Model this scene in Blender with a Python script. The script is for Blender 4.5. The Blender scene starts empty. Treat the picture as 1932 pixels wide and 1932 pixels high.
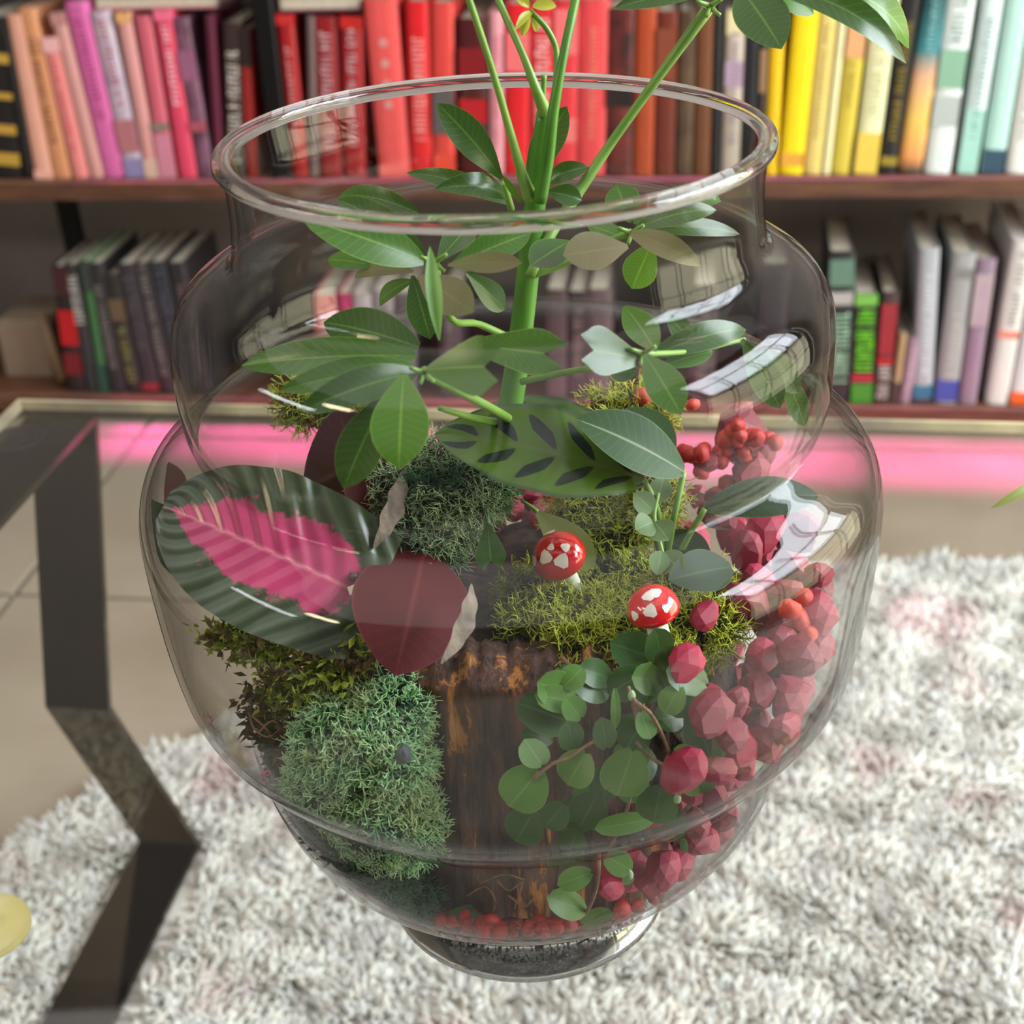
import bpy, math, random
import numpy as np
from mathutils import Vector, Matrix, noise

random.seed(7)
RNG = np.random.default_rng(7)
SC = bpy.context.scene
COL = SC.collection

# ------------------------------------------------------------------ camera, world, lights, exposure
F_PX = 2800.0                                   # focal length in pixels of the 1932 px frame
CAM_O = np.array([0.0087, -0.5213, 0.4794])     # camera position; the jar stands at the origin on the table top (z = 0)
CAM_PITCH, CAM_ROLL, CAM_YAW = map(math.radians, (28.5, -2.6, -0.92))
_t, _r, _w = CAM_PITCH, CAM_ROLL, CAM_YAW
CF = np.array([math.sin(_w) * math.cos(_t), math.cos(_w) * math.cos(_t), -math.sin(_t)])
_rt = np.array([math.cos(_w), -math.sin(_w), 0.0])
_up = np.cross(_rt, CF)
CR = _rt * math.cos(_r) + _up * math.sin(_r)
CU = _up * math.cos(_r) - _rt * math.sin(_r)
cd = bpy.data.cameras.new('camera')
cam = bpy.data.objects.new('camera', cd)
COL.objects.link(cam)
m = Matrix.Identity(4)
for i in range(3):
    m[i][0], m[i][1], m[i][2], m[i][3] = CR[i], CU[i], -CF[i], CAM_O[i]
cam.matrix_world = m
cd.sensor_width = 36.0
cd.lens = F_PX / 1932.0 * 36.0
cd.clip_start = 0.02
cd.dof.use_dof = True
cd.dof.focus_distance = 0.575
cd.dof.aperture_fstop = 12.0
SC.camera = cam

SC.view_settings.view_transform = 'Standard'
SC.view_settings.look = 'None'
SC.view_settings.gamma = 1.0
SC.view_settings.use_curve_mapping = False
SC.view_settings.exposure = 0.06
SC.cycles.transparent_max_bounces = 24
SC.cycles.max_bounces = 10
SC.cycles.transmission_bounces = 10
SC.cycles.use_denoising = True
SC.cycles.sample_clamp_indirect = 6.0

W = bpy.data.worlds.new('room_ambient')
SC.world = W
W.use_nodes = True
W.node_tree.nodes['Background'].inputs[0].default_value = (0.80, 0.78, 0.78, 1)
W.node_tree.nodes['Background'].inputs[1].default_value = 0.20


def area(name, loc, aim, sx, sy, power, color, spread=180.0):
    d = bpy.data.lights.new(name, 'AREA')
    d.shape = 'RECTANGLE'
    d.size, d.size_y = sx, sy
    d.energy = power
    d.color = color
    d.spread = math.radians(spread)
    o = bpy.data.objects.new(name, d)
    COL.objects.link(o)
    o.location = loc
    o.rotation_euler = (Vector(aim) - Vector(loc)).to_track_quat('-Z', 'Y').to_euler()
    return o


def spot(name, loc, aim, cone, power, color, blend=0.4, size=0.01):
    d = bpy.data.lights.new(name, 'SPOT')
    d.spot_size = math.radians(cone)
    d.spot_blend = blend
    d.energy = power
    d.color = color
    d.shadow_soft_size = size
    o = bpy.data.objects.new(name, d)
    COL.objects.link(o)
    o.location = loc
    o.rotation_euler = (Vector(aim) - Vector(loc)).to_track_quat('-Z', 'Y').to_euler()
    return o


# daylight through the tall window to the right: sky above, sunlit garden below
area('window_sky_light', (2.30, 0.10, 1.30), (0, 0.1, 0.25), 2.1, 1.05, 165.0, (0.86, 0.94, 1.0))
area('window_garden_light', (2.30, 0.10, 0.17), (0, 0.1, 0.1), 2.1, 0.95, 44.0, (1.0, 0.95, 0.66))
# narrow window to the left and a warm lamp beside it
area('side_window_light', (-2.1, -0.5, 1.1), (0, 0, 0.1), 0.9, 0.14, 9.0, (0.9, 0.96, 1.0))
area('warm_lamp_light', (-1.25, -0.75, 1.15), (0, 0, 0.1), 0.28, 0.12, 5.0, (1.0, 0.80, 0.50))
# added overhead fill panel supplying the soft light of the room
area('overhead_fill_light', (0.3, 0.4, 2.6), (0.3, 0.4, -0.4), 5.0, 4.0, 78.0, (1.0, 0.98, 0.95))
# added pink beam, shaped to lay a strip on the tiles before the bookcase
area('added_pink_beam', (0.27, 1.332, 1.6), (0.27, 1.35, -0.45), 1.8, 0.13, 4.2, (1.0, 0.07, 0.60), 3.0).rotation_euler = (0, 0, math.radians(-9.5))
# added pink strip overhead, meant for a pink line on the jar rim
area('added_rim_strip', (0.10, 0.95, 2.0), (0.05, 0.1, 0.3), 2.2, 0.05, 3.0, (1.0, 0.16, 0.62))
spot('pink_spot_light', (0.62, 1.4, 1.6), (0.445, 0.862, -0.45), 3.4, 90.0, (1.0, 0.12, 0.36), 0.6)  # added spot, unseen source, for the small pink patch on the rug


# ------------------------------------------------------------------ photograph geometry -> points in the room
def ray(x, y):
    d = CF * F_PX + CR * (x - 966.0) - CU * (y - 966.0)
    return d / np.linalg.norm(d)


def P(x, y, Y):
    """Point of the sight line through photo pixel (x, y) at room depth Y."""
    d = ray(x, y)
    return CAM_O + d * ((Y - CAM_O[1]) / d[1])


def PZ(x, y, Z):
    d = ray(x, y)
    return CAM_O + d * ((Z - CAM_O[2]) / d[2])


def PP(x, y, p0, n):
    d = ray(x, y)
    return CAM_O + d * (np.dot(np.asarray(p0) - CAM_O, n) / np.dot(d, n))


def depth(p):
    return float(np.dot(np.asarray(p) - CAM_O, CF))


def px(n, p):
    """n photo pixels in metres at the distance of p."""
    return n * depth(p) / F_PX


def srgb(*c):
    if len(c) == 1:
        c = c[0]
    o = []
    for v in c[:3]:
        v = v / 255.0
        o.append(v / 12.92 if v <= 0.04045 else ((v + 0.055) / 1.055) ** 2.4)
    return (o[0], o[1], o[2], 1.0)


# ------------------------------------------------------------------ object helpers
def thing(name, label, cat, loc=(0, 0, 0), group=None):
    o = bpy.data.objects.new(name, None)
    o.empty_display_size = 0.02
    COL.objects.link(o)
    o.location = tuple(float(v) for v in loc)
    o['label'] = label
    o['category'] = cat
    if group:
        o['group'] = group
    return o


def tag(o, label, cat=None, group=None, kind=None):
    o['label'] = label
    if cat:
        o['category'] = cat
    if group:
        o['group'] = group
    if kind:
        o['kind'] = kind
    return o


def origin(o):
    v = np.zeros(3)
    while o is not None:
        v = v + np.array(o.location)
        o = o.parent
    return v


def build(name, verts, faces, mat, parent=None, loc=None, smooth=True, uv=None, attr=None):
    """ONE mesh object from world-space points; parts keep their thing's origin."""
    verts = np.asarray(verts, dtype=float)
    off = origin(parent) if parent is not None else (np.asarray(loc, float) if loc is not None else np.zeros(3))
    v = (verts - off).astype(np.float32)
    me = bpy.data.meshes.new(name)
    if isinstance(faces, np.ndarray) and faces.ndim == 2:
        n, k = faces.shape
        me.vertices.add(len(v))
        me.vertices.foreach_set('co', v.ravel())
        me.loops.add(n * k)
        me.loops.foreach_set('vertex_index', faces.astype(np.int32).ravel())
        me.polygons.add(n)
        me.polygons.foreach_set('loop_start', np.arange(0, n * k, k, dtype=np.int32))
        me.update(calc_edges=True)
    else:
        me.from_pydata([tuple(map(float, p)) for p in v], [], [tuple(map(int, f)) for f in faces])
    if smooth:
        me.polygons.foreach_set('use_smooth', [True] * len(me.polygons))
    if uv is not None:
        lay = me.uv_layers.new(name='UVMap')
        idx = np.zeros(len(me.loops), dtype=np.int32)
        me.loops.foreach_get('vertex_index', idx)
        lay.data.foreach_set('uv', np.asarray(uv, dtype=np.float32)[idx].ravel())
    if attr is not None:
        a = me.attributes.new('tone', 'FLOAT', 'POINT')
        a.data.foreach_set('value', np.asarray(attr, dtype=np.float32))
    me.update()
    if mat is not None:
        me.materials.append(mat)
    o = bpy.data.objects.new(name, me)
    COL.objects.link(o)
    if parent is not None:
        o.parent = parent
    elif loc is not None:
        o.location = tuple(float(q) for q in loc)
    return o


class MB:
    def __init__(self):
        self.v, self.f, self.n = [], [], 0

    def add(self, v, f):
        v = np.asarray(v, float)
        self.v.append(v)
        self.f += [tuple(int(i) + self.n for i in q) for q in f]
        self.n += len(v)
        return self

    def make(self, name, mat, parent=None, smooth=False, **k):
        return build(name, np.vstack(self.v), self.f, mat, parent, smooth=smooth, **k)


BOXF = [(0, 3, 2, 1), (4, 5, 6, 7), (0, 1, 5, 4), (1, 2, 6, 5), (2, 3, 7, 6), (3, 0, 4, 7)]


def box(x0, x1, y0, y1, z0, z1):
    return np.array([(x0, y0, z0), (x1, y0, z0), (x1, y1, z0), (x0, y1, z0), (x0, y0, z1), (x1, y0, z1), (x1, y1, z1), (x0, y1, z1)], float), BOXF


def bevbox(x0, x1, y0, y1, z0, z1, b):
    """Box with chamfered vertical and top edges."""
    o = [(x0 + b, y0), (x1 - b, y0), (x1, y0 + b), (x1, y1 - b), (x1 - b, y1), (x0 + b, y1), (x0, y1 - b), (x0, y0 + b)]
    i = [(x0 + 2 * b, y0 + b), (x1 - 2 * b, y0 + b), (x1 - b, y0 + 2 * b), (x1 - b, y1 - 2 * b), (x1 - 2 * b, y1 - b), (x0 + 2 * b, y1 - b), (x0 + b, y1 - 2 * b), (x0 + b, y0 + 2 * b)]
    v = [(p[0], p[1], z0) for p in o] + [(p[0], p[1], z1 - b) for p in o] + [(p[0], p[1], z1) for p in i]
    f = [tuple(range(7, -1, -1)), tuple(range(16, 24))]
    for r in (0, 8):
        for k in range(8):
            f.append((r + k, r + (k + 1) % 8, r + 8 + (k + 1) % 8, r + 8 + k))
    return np.array(v, float), f


def catmull(pts, n=8):
    p = np.asarray(pts, float)
    q = np.vstack([2 * p[0] - p[1], p, 2 * p[-1] - p[-2]])
    out = []
    for i in range(1, len(q) - 2):
        for t in np.linspace(0, 1, n, endpoint=False):
            a, b, c, d = q[i - 1:i + 3]
            out.append(.5 * (2 * b + (c - a) * t + (2 * a - 5 * b + 4 * c - d) * t * t + (3 * b - a - 3 * c + d) * t ** 3))
    out.append(p[-1])
    return np.array(out)


def tube(pts, rads, sides=8, caps=True):
    p = np.asarray(pts, float)
    rads = np.broadcast_to(np.asarray(rads, float), (len(p),))
    t = np.gradient(p, axis=0)
    t /= np.linalg.norm(t, axis=1)[:, None] + 1e-12
    ref = np.array([0.31, 0.87, 0.2])
    v, f = [], []
    for i in range(len(p)):
        a = np.cross(t[i], ref)
        if np.linalg.norm(a) < 1e-3:
            a = np.cross(t[i], (1, 0, 0))
        a /= np.linalg.norm(a)
        b = np.cross(t[i], a)
        for k in range(sides):
            w = 2 * math.pi * k / sides
            v.append(p[i] + rads[i] * (a * math.cos(w) + b * math.sin(w)))
    for i in range(len(p) - 1):
        for k in range(sides):
            f.append((i * sides + k, i * sides + (k + 1) % sides, (i + 1) * sides + (k + 1) % sides, (i + 1) * sides + k))
    if caps:
        f.append(tuple(range(sides - 1, -1, -1)))
        f.append(tuple((len(p) - 1) * sides + k for k in range(sides)))
    return np.array(v), f


def lathe(prof, seg=96, closed=False):
    """prof: list of (r, z); closed joins last to first."""
    v, f = [], []
    n = len(prof)
    for r, z in prof:
        for k in range(seg):
            a = 2 * math.pi * k / seg
            v.append((r * math.cos(a), r * math.sin(a), z))
    for i in range(n if closed else n - 1):
        j = (i + 1) % n
        for k in range(seg):
            k2 = (k + 1) % seg
            f.append((i * seg + k, i * seg + k2, j * seg + k2, j * seg + k))
    return np.array(v), f


# ------------------------------------------------------------------ material helpers
def nodes(name):
    mt = bpy.data.materials.new(name)
    mt.use_nodes = True
    nt = mt.node_tree
    return mt, nt, nt.nodes['Principled BSDF'], nt.nodes['Material Output']


def N(nt, typ, **kw):
    n = nt.nodes.new(typ)
    for k, v in kw.items():
        if k.startswith('i_'):
            n.inputs[k[2:].replace('_', ' ')].default_value = v
        elif k.startswith('n'):
            pass
        else:
            setattr(n, k, v)
    return n


def ramp(nt, stops, interp='LINEAR'):
    r = nt.nodes.new('ShaderNodeValToRGB')
    r.color_ramp.interpolation = interp
    while len(r.color_ramp.elements) < len(stops):
        r.color_ramp.elements.new(0.5)
    for e, (p, c) in zip(r.color_ramp.elements, stops):
        e.position = p
        e.color = c if len(c) == 4 else (*c, 1)
    return r


def mixc(nt, a, b, fac):
    n = nt.nodes.new('ShaderNodeMix')
    n.data_type = 'RGBA'
    for sock, val in ((n.inputs[6], a), (n.inputs[7], b), (n.inputs[0], fac)):
        if hasattr(val, 'links') or hasattr(val, 'is_output'):
            nt.links.new(val, sock)
        else:
            sock.default_value = val
    return n.outputs[2]


def math_(nt, op, a, b=None, clamp=False):
    n = nt.nodes.new('ShaderNodeMath')
    n.operation = op
    n.use_clamp = clamp
    for s, v in zip(n.inputs, (a, b)):
        if v is None:
            continue
        if hasattr(v, 'is_output'):
            nt.links.new(v, s)
        else:
            s.default_value = v
    return n.outputs[0]


def noisetex(nt, scale, detail=4.0, rough=0.55, stretch=None, coord='Object', dist=0.0):
    tc = nt.nodes.new('ShaderNodeTexCoord')
    mp = nt.nodes.new('ShaderNodeMapping')
    if stretch:
        mp.inputs['Scale'].default_value = stretch
    nt.links.new(tc.outputs[coord], mp.inputs[0])
    n = nt.nodes.new('ShaderNodeTexNoise')
    n.inputs['Scale'].default_value = scale
    n.inputs['Detail'].default_value = detail
    n.inputs['Roughness'].default_value = rough
    n.inputs['Distortion'].default_value = dist
    nt.links.new(mp.outputs[0], n.inputs['Vector'])
    return n.outputs[0]


def bump(nt, bsdf, h, strength=0.3, dist=0.001):
    b = nt.nodes.new('ShaderNodeBump')
    b.inputs['Strength'].default_value = strength
    b.inputs['Distance'].default_value = dist
    nt.links.new(h, b.inputs['Height'])
    nt.links.new(b.outputs[0], bsdf.inputs['Normal'])


def simple(name, c, rough=0.5, metal=0.0, var=None, scale=60.0, bumps=0.0, bscale=200.0, spec=0.5, coat=0.0, stretch=None):
    mt, nt, b, out = nodes(name)
    b.inputs['Roughness'].default_value = rough
    b.inputs['Metallic'].default_value = metal
    b.inputs['Specular IOR Level'].default_value = spec
    b.inputs['Coat Weight'].default_value = coat
    b.inputs['Coat Roughness'].default_value = 0.1
    if var is not None:
        n = noisetex(nt, scale, stretch=stretch)
        r = ramp(nt, [(0.35, c), (0.65, var)])
        nt.links.new(n, r.inputs[0])
        nt.links.new(r.outputs[0], b.inputs['Base Color'])
    else:
        n = noisetex(nt, scale, stretch=stretch)
        lo = tuple(v * 0.9 for v in c[:3]) + (1,)
        hi = tuple(min(1, v * 1.06) for v in c[:3]) + (1,)
        nt.links.new(mixc(nt, lo, hi, n), b.inputs['Base Color'])
    if bumps:
        bump(nt, b, noisetex(nt, bscale), bumps, 0.002)
    return mt


def thin_glass(name, tint, edge, f0=0.045, rough=0.012, wav=0.12, pw=4.5, veil=0.0):
    """Thin clear glass: what passes straight through plus the mirror reflection of each surface by its angle (Schlick)."""
    mt, nt, b, out = nodes(name)
    nt.nodes.remove(b)
    lw = nt.nodes.new('ShaderNodeLayerWeight')
    lw.inputs['Blend'].default_value = 0.5
    face = lw.outputs['Facing']
    fr = math_(nt, 'ADD', math_(nt, 'MULTIPLY', math_(nt, 'POWER', face, pw), 1 - f0), f0, True)
    tr = nt.nodes.new('ShaderNodeBsdfTransparent')
    nt.links.new(mixc(nt, tint, edge, math_(nt, 'POWER', face, 3.0)), tr.inputs[0])
    gl = nt.nodes.new('ShaderNodeBsdfGlossy')
    gl.inputs['Roughness'].default_value = rough
    if wav:
        bp = nt.nodes.new('ShaderNodeBump')
        bp.inputs['Strength'].default_value = wav
        bp.inputs['Distance'].default_value = 0.002
        nt.links.new(noisetex(nt, 55.0, 2.0, 0.5, (1, 1, 0.55)), bp.inputs['Height'])
        nt.links.new(bp.outputs[0], gl.inputs['Normal'])
    mx = nt.nodes.new('ShaderNodeMixShader')
    nt.links.new(fr, mx.inputs[0])
    nt.links.new(tr.outputs[0], mx.inputs[1])
    nt.links.new(gl.outputs[0], mx.inputs[2])
    nt.links.new(mx.outputs[0], out.inputs[0])
    return mt


def solid_glass(name, tint=(1, 1, 1, 1), rough=0.0, ior=1.48):
    mt, nt, b, out = nodes(name)
    nt.nodes.remove(b)
    g = nt.nodes.new('ShaderNodeBsdfGlass')
    g.inputs['Color'].default_value = tint
    g.inputs['Roughness'].default_value = rough
    g.inputs['IOR'].default_value = ior
    nt.links.new(g.outputs[0], out.inputs[0])
    return mt


def leaf_mat(name, top, top2, under, edge, rough=0.32, trans=0.28, rib=None, spec=0.4):
    """Leaf: top colour with grain, pale midrib and margin from the leaf's own UV, another colour on the underside, some light through."""
    mt, nt, b, out = nodes(name)
    uvn = nt.nodes.new('ShaderNodeUVMap')
    sp = nt.nodes.new('ShaderNodeSeparateXYZ')
    nt.links.new(uvn.outputs[0], sp.inputs[0])
    n = noisetex(nt, 45.0, 4.0)
    base = mixc(nt, top, top2, n)
    av = math_(nt, 'ABSOLUTE', math_(nt, 'SUBTRACT', math_(nt, 'MULTIPLY', sp.outputs[1], 2.0), 1.0))
    mid = math_(nt, 'SUBTRACT', 1.0, math_(nt, 'MULTIPLY', av, 14.0), True)
    base = mixc(nt, base, rib or edge, math_(nt, 'MULTIPLY', mid, 0.55))
    # side veins, faint
    wv = math_(nt, 'SINE', math_(nt, 'MULTIPLY', math_(nt, 'SUBTRACT', sp.outputs[0], math_(nt, 'MULTIPLY', av, 0.12)), 85.0))
    vein = math_(nt, 'MULTIPLY', math_(nt, 'POWER', math_(nt, 'MAXIMUM', wv, 0.0), 10.0), 0.16)
    base = mixc(nt, base, edge, vein)
    eg = math_(nt, 'MULTIPLY', math_(nt, 'SUBTRACT', av, 0.955), 22.0, True)
    base = mixc(nt, base, edge, math_(nt, 'MULTIPLY', eg, 0.8))
    geo = nt.nodes.new('ShaderNodeNewGeometry')
    und = mixc(nt, under, tuple(v * 0.75 for v in under[:3]) + (1,), n)
    col = mixc(nt, base, und, geo.outputs['Backfacing'])
    nt.links.new(col, b.inputs['Base Color'])
    b.inputs['Roughness'].default_value = rough
    b.inputs['Specular IOR Level'].default_value = spec
    tl = nt.nodes.new('ShaderNodeBsdfTranslucent')
    nt.links.new(mixc(nt, col, (0.5, 0.8, 0.12, 1), 0.25), tl.inputs[0])
    mx = nt.nodes.new('ShaderNodeMixShader')
    mx.inputs[0].default_value = trans
    nt.links.new(b.outputs[0], mx.inputs[1])
    nt.links.new(tl.outputs[0], mx.inputs[2])
    nt.links.new(mx.outputs[0], out.inputs[0])
    return mt


def tone_mat(name, stops, rough=0.8, noise_c=None, nscale=20.0, nfac=(0.5, 0.7), trans=0.0):
    """Colour by each strand's own 'tone' value, optionally patched with a second colour."""
    mt, nt, b, out = nodes(name)
    at = nt.nodes.new('ShaderNodeAttribute')
    at.attribute_name = 'tone'
    r = ramp(nt, stops)
    nt.links.new(at.outputs['Fac'], r.inputs[0])
    col = r.outputs[0]
    if noise_c is not None:
        rr = ramp(nt, [(nfac[0], (0, 0, 0, 1)), (nfac[1], (1, 1, 1, 1))])
        nt.links.new(noisetex(nt, nscale, 3.0), rr.inputs[0])
        col = mixc(nt, col, noise_c, rr.outputs[0])
    nt.links.new(col, b.inputs['Base Color'])
    b.inputs['Roughness'].default_value = rough
    b.inputs['Specular IOR Level'].default_value = 0.25
    if trans:
        tl = nt.nodes.new('ShaderNodeBsdfTranslucent')
        nt.links.new(col, tl.inputs[0])
        mx = nt.nodes.new('ShaderNodeMixShader')
        mx.inputs[0].default_value = trans
        nt.links.new(b.outputs[0], mx.inputs[1])
        nt.links.new(tl.outputs[0], mx.inputs[2])
        nt.links.new(mx.outputs[0], out.inputs[0])
    return mt


#@@ROOM
FLOOR = -0.45
YAW = math.radians(-7.3)                        # bookcase, tiles and table share this turn
UA = np.array([math.cos(YAW), math.sin(YAW), 0.0])
VA = np.array([-math.sin(YAW), math.cos(YAW), 0.0])
ZA = np.array([0, 0, 1.0])


def rot(v, o=(0, 0, 0)):
    """Local (u, v, z) of the turned frame with origin o -> room."""
    v = np.asarray(v, float)
    return np.asarray(o, float) + v[:, :1] * UA + v[:, 1:2] * VA + v[:, 2:3] * ZA


# ------------------------------------------------------------------ floor of stone tiles
M_grout = simple('grout', srgb(118, 106, 94), 0.9, bumps=0.2)
M_tile = simple('stone_tile', srgb(138, 122, 102), 0.42, var=srgb(164, 150, 130), scale=3.2, bumps=0.06, bscale=30)
fb = MB().add(*box(-2.2, 2.2, -1.3, 2.1, -0.06, -0.006))
fb.v[0] = rot(fb.v[0], (0, 0, FLOOR))
floor = fb.make('floor', M_grout)
floor['kind'] = 'structure'
TS = 0.445
for i in range(-4, 5):
    for j in range(-2, 5):
        g = 0.004
        v, f = bevbox(i * TS + 0.135 + g, (i + 1) * TS + 0.135 - g, j * TS + 0.05 + g, (j + 1) * TS + 0.05 - g, -0.006, 0.0, 0.0015)
        t = build('tile', rot(v, (0, 0, FLOOR)), f, M_tile, floor, smooth=False)

# ------------------------------------------------------------------ walls
M_wall = simple('wall_paint', srgb(150, 140, 134), 0.85, bumps=0.05)
S0 = np.array([0.0, 1.440, FLOOR])              # bookcase front, bottom middle
SH_D = 0.27
v, f = box(-2.2, 2.2, SH_D + 0.03, SH_D + 0.13, 0.0, 2.4)
o = build('wall_back', rot(v, S0), f, M_wall, smooth=False)
o['kind'] = 'structure'
# the wall to the right with its tall window (seen as reflections in the glass)
M_wood_white = simple('painted_sash', srgb(225, 222, 214), 0.5)
WX = 2.12
m = MB()
m.add(*box(WX, WX + 0.12, -1.35, 1.55, FLOOR, -0.38)).add(*box(WX, WX + 0.12, -1.35, 1.55, 1.98, 2.3))
m.add(*box(WX, WX + 0.12, -1.35, -1.08, -0.38, 1.98)).add(*box(WX, WX + 0.12, 1.28, 1.55, -0.38, 1.98))
o = m.make('wall_right', M_wall)
o['kind'] = 'structure'
win = bpy.data.objects.new('window_1', None)
COL.objects.link(win)
win.location = (WX, 0.1, 1.05)
win['kind'] = 'structure'
win['label'] = 'tall white glazed door window in the right wall'
m = MB()
o4 = [(-1.08, -0.38), (1.28, -0.38), (1.28, 1.98), (-1.08, 1.98)]
i4 = [(-1.02, -0.32), (1.22, -0.32), (1.22, 1.92), (-1.02, 1.92)]
vv = [(WX, a, b) for a, b in o4] + [(WX, a, b) for a, b in i4] + [(WX + .06, a, b) for a, b in o4] + [(WX + .06, a, b) for a, b in i4]
ff = []
for k in range(4):
    k2 = (k + 1) % 4
    ff += [(k, k2, 4 + k2, 4 + k), (8 + k, 12 + k, 12 + k2, 8 + k2), (k, 8 + k, 8 + k2, k2), (4 + k, 4 + k2, 12 + k2, 12 + k)]
build('window_frame', vv, ff, M_wood_white, win, smooth=False)
for yb in (-0.46, 0.10, 0.66):
    v, f = box(WX + .01, WX + .05, yb - .018, yb + .018, -0.32, 1.92)
    build('sash_bar', v, f, M_wood_white, win, smooth=False)
for zb in (0.18, 0.70, 1.28):
    v, f = box(WX + .012, WX + .048, -1.02, 1.22, zb - .016, zb + .016)
    build('cross_bar', v, f, M_wood_white, win, smooth=False)

# ------------------------------------------------------------------ glass table
TYAW = math.radians(-8.4)
TU = np.array([math.cos(TYAW), math.sin(TYAW), 0.0])
TV = np.array([-math.sin(TYAW), math.cos(TYAW), 0.0])
TC = PZ(34, 752, 0.0)                           # far left corner of the pane
TC[2] = 0.0


def tab(u, v, z):
    return TC + TU * u + TV * v + ZA * z


def tabv(vs):
    vs = np.asarray(vs, float)
    return TC + vs[:, :1] * TU + vs[:, 1:2] * TV + vs[:, 2:3] * ZA


RAILZ = FLOOR + 0.024


def tloc(p):
    d = np.asarray(p) - TC
    return np.dot(d, TU), np.dot(d, TV), d[2]


# ------------------------------------------------------------------ shaggy round rug
RUGC, RUGR = np.array([0.41, -0.13]), 1.135
rug = thing('rug', 'round cream shaggy rug with faint pink patches under the glass table', 'rug', (RUGC[0], RUGC[1], FLOOR))
M_rugbase = simple('rug_backing', srgb(226, 218, 206), 0.95, var=srgb(240, 234, 226), scale=30)
rr = [(0.0, 0.0), (RUGR * .5, 0.0), (RUGR, 0.0), (RUGR, 0.007), (RUGR - .004, 0.011), (RUGR * .5, 0.011), (0.0, 0.011)]
v, f = lathe(rr[1:-1], 96)
v = v + np.array([RUGC[0], RUGC[1], FLOOR])
f = [q for q in f] + [tuple(range(95, -1, -1)), tuple(len(v) - 96 + k for k in range(96))]
build('backing', v, f, M_rugbase, rug, smooth=False)
# pile: thick leaning tufts over the part of the rug in view
n = 150000
xs = RNG.uniform(-0.95, 1.15, n)
ys = RNG.uniform(-0.45, 1.02, n)
ok = (xs - RUGC[0]) ** 2 + (ys - RUGC[1]) ** 2 < (RUGR - .004) ** 2
ok &= np.abs(xs - 0.02) < 0.36 + 0.33 * (ys + 0.6)
xs, ys = xs[ok], ys[ok]
_f = tloc(PZ(376, 1600, RAILZ))
_du = (xs - TC[0]) * TU[0] + (ys - TC[1]) * TU[1]
_dv = (xs - TC[0]) * TV[0] + (ys - TC[1]) * TV[1]
ok = ~((_du > _f[0] - .066) & (_du < _f[0] + .01) & (_dv < _f[1] + .012))   # pile pressed flat under the table's floor rail
xs, ys = xs[ok], ys[ok]
n = len(xs)
bx = np.sin(xs * 38 + 3 * np.sin(ys * 17)) * np.cos(ys * 34 + 2 * np.sin(xs * 23))
by = np.sin(ys * 41 + 3 * np.cos(xs * 19) + 1.0) * np.cos(xs * 29 + ys * 11)
lean = np.stack([bx, by], 1) * 0.8 + RNG.normal(size=(n, 2)) * 0.55
hgt = RNG.uniform(0.012, 0.018, n) * (1.0 + 0.35 * np.sin(xs * 57 + ys * 21) * np.sin(ys * 63 - xs * 15))
wid = RNG.uniform(0.0022, 0.0042, n)
base = np.stack([xs, ys, np.full(n, FLOOR + 0.009)], 1)
top = base + np.stack([lean[:, 0] * hgt * .8, lean[:, 1] * hgt * .8, hgt], 1)
ang = RNG.uniform(0, 6.28, n)
ring = []
for k in range(3):
    a = ang + k * 2.094
    d = np.stack([np.cos(a), np.sin(a), 0 * a], 1)
    ring.append(base + d * wid[:, None])
for k in range(3):
    a = ang + k * 2.094 + .4
    d = np.stack([np.cos(a), np.sin(a), 0 * a], 1)
    ring.append(base * .45 + top * .55 + d * (wid * 1.15)[:, None])
vv = np.stack(ring + [top], 1).reshape(-1, 3)
b0 = (np.arange(n) * 7)[:, None]
tri = []
for k in range(3):
    k2 = (k + 1) % 3
    tri += [b0 + np.array([[k, k2, 3 + k2]]), b0 + np.array([[k, 3 + k2, 3 + k]]), b0 + np.array([[3 + k, 3 + k2, 6]])]
ff = np.concatenate(tri, 0)
tone = np.repeat(RNG.random(n), 7)
M_pile = tone_mat('rug_pile', [(0.0, srgb(238, 232, 222)), (0.45, srgb(246, 243, 237)), (0.75, srgb(252, 251, 249)), (1.0, srgb(242, 244, 240))], 0.95, srgb(232, 206, 204), 9.0, (0.58, 0.74), 0.35)
pile = build('pile', vv, ff, M_pile, rug, attr=tone)
pile['kind'] = 'stuff'

TW, TD, TT = 1.15, 1.15, 0.008
table = thing('glass_table', 'clear glass coffee table on bent dark chrome band legs, above the cream rug', 'table', tab(TW / 2, -TD / 2, 0))
M_pane = thin_glass('table_glass', (0.97, 0.98, 0.97, 1), (0.55, 0.62, 0.58, 1), f0=0.04, rough=0.01, wav=0.0, pw=5.0)
M_edge = simple('polished_glass_edge', srgb(150, 138, 118), 0.12, var=srgb(224, 206, 160), scale=9, coat=0.6)  # gold tone puts the reflection along the edge into its colour
v, f = box(0, TW, -TD, 0, -TT, -0.0003)
pane = build('glass_pane', tabv(v), f[:2], M_pane, table, smooth=False)
b = 0.0025
for nm, q in (('back', box(0, TW, -0.004, 0.0, -TT, -0.0003)), ('left', box(0, 0.004, -TD, -0.004, -TT, -0.0003)), ('right', box(TW - .004, TW, -TD, -0.004, -TT, -0.0003)), ('front', box(0.004, TW - .004, -TD, -TD + .004, -TT, -0.0003))):
    build('polished_edge', tabv(q[0]), q[1], M_edge, table, smooth=False)
M_chrome = simple('dark_chrome', srgb(74, 68, 62), 0.07, metal=1.0, var=srgb(112, 102, 80), scale=5)
M_pad = simple('yellow_pad', srgb(238, 226, 150), 0.35, var=srgb(246, 238, 178), scale=60)
M_dpad = simple('dark_pad', srgb(30, 12, 18), 0.4)


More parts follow.
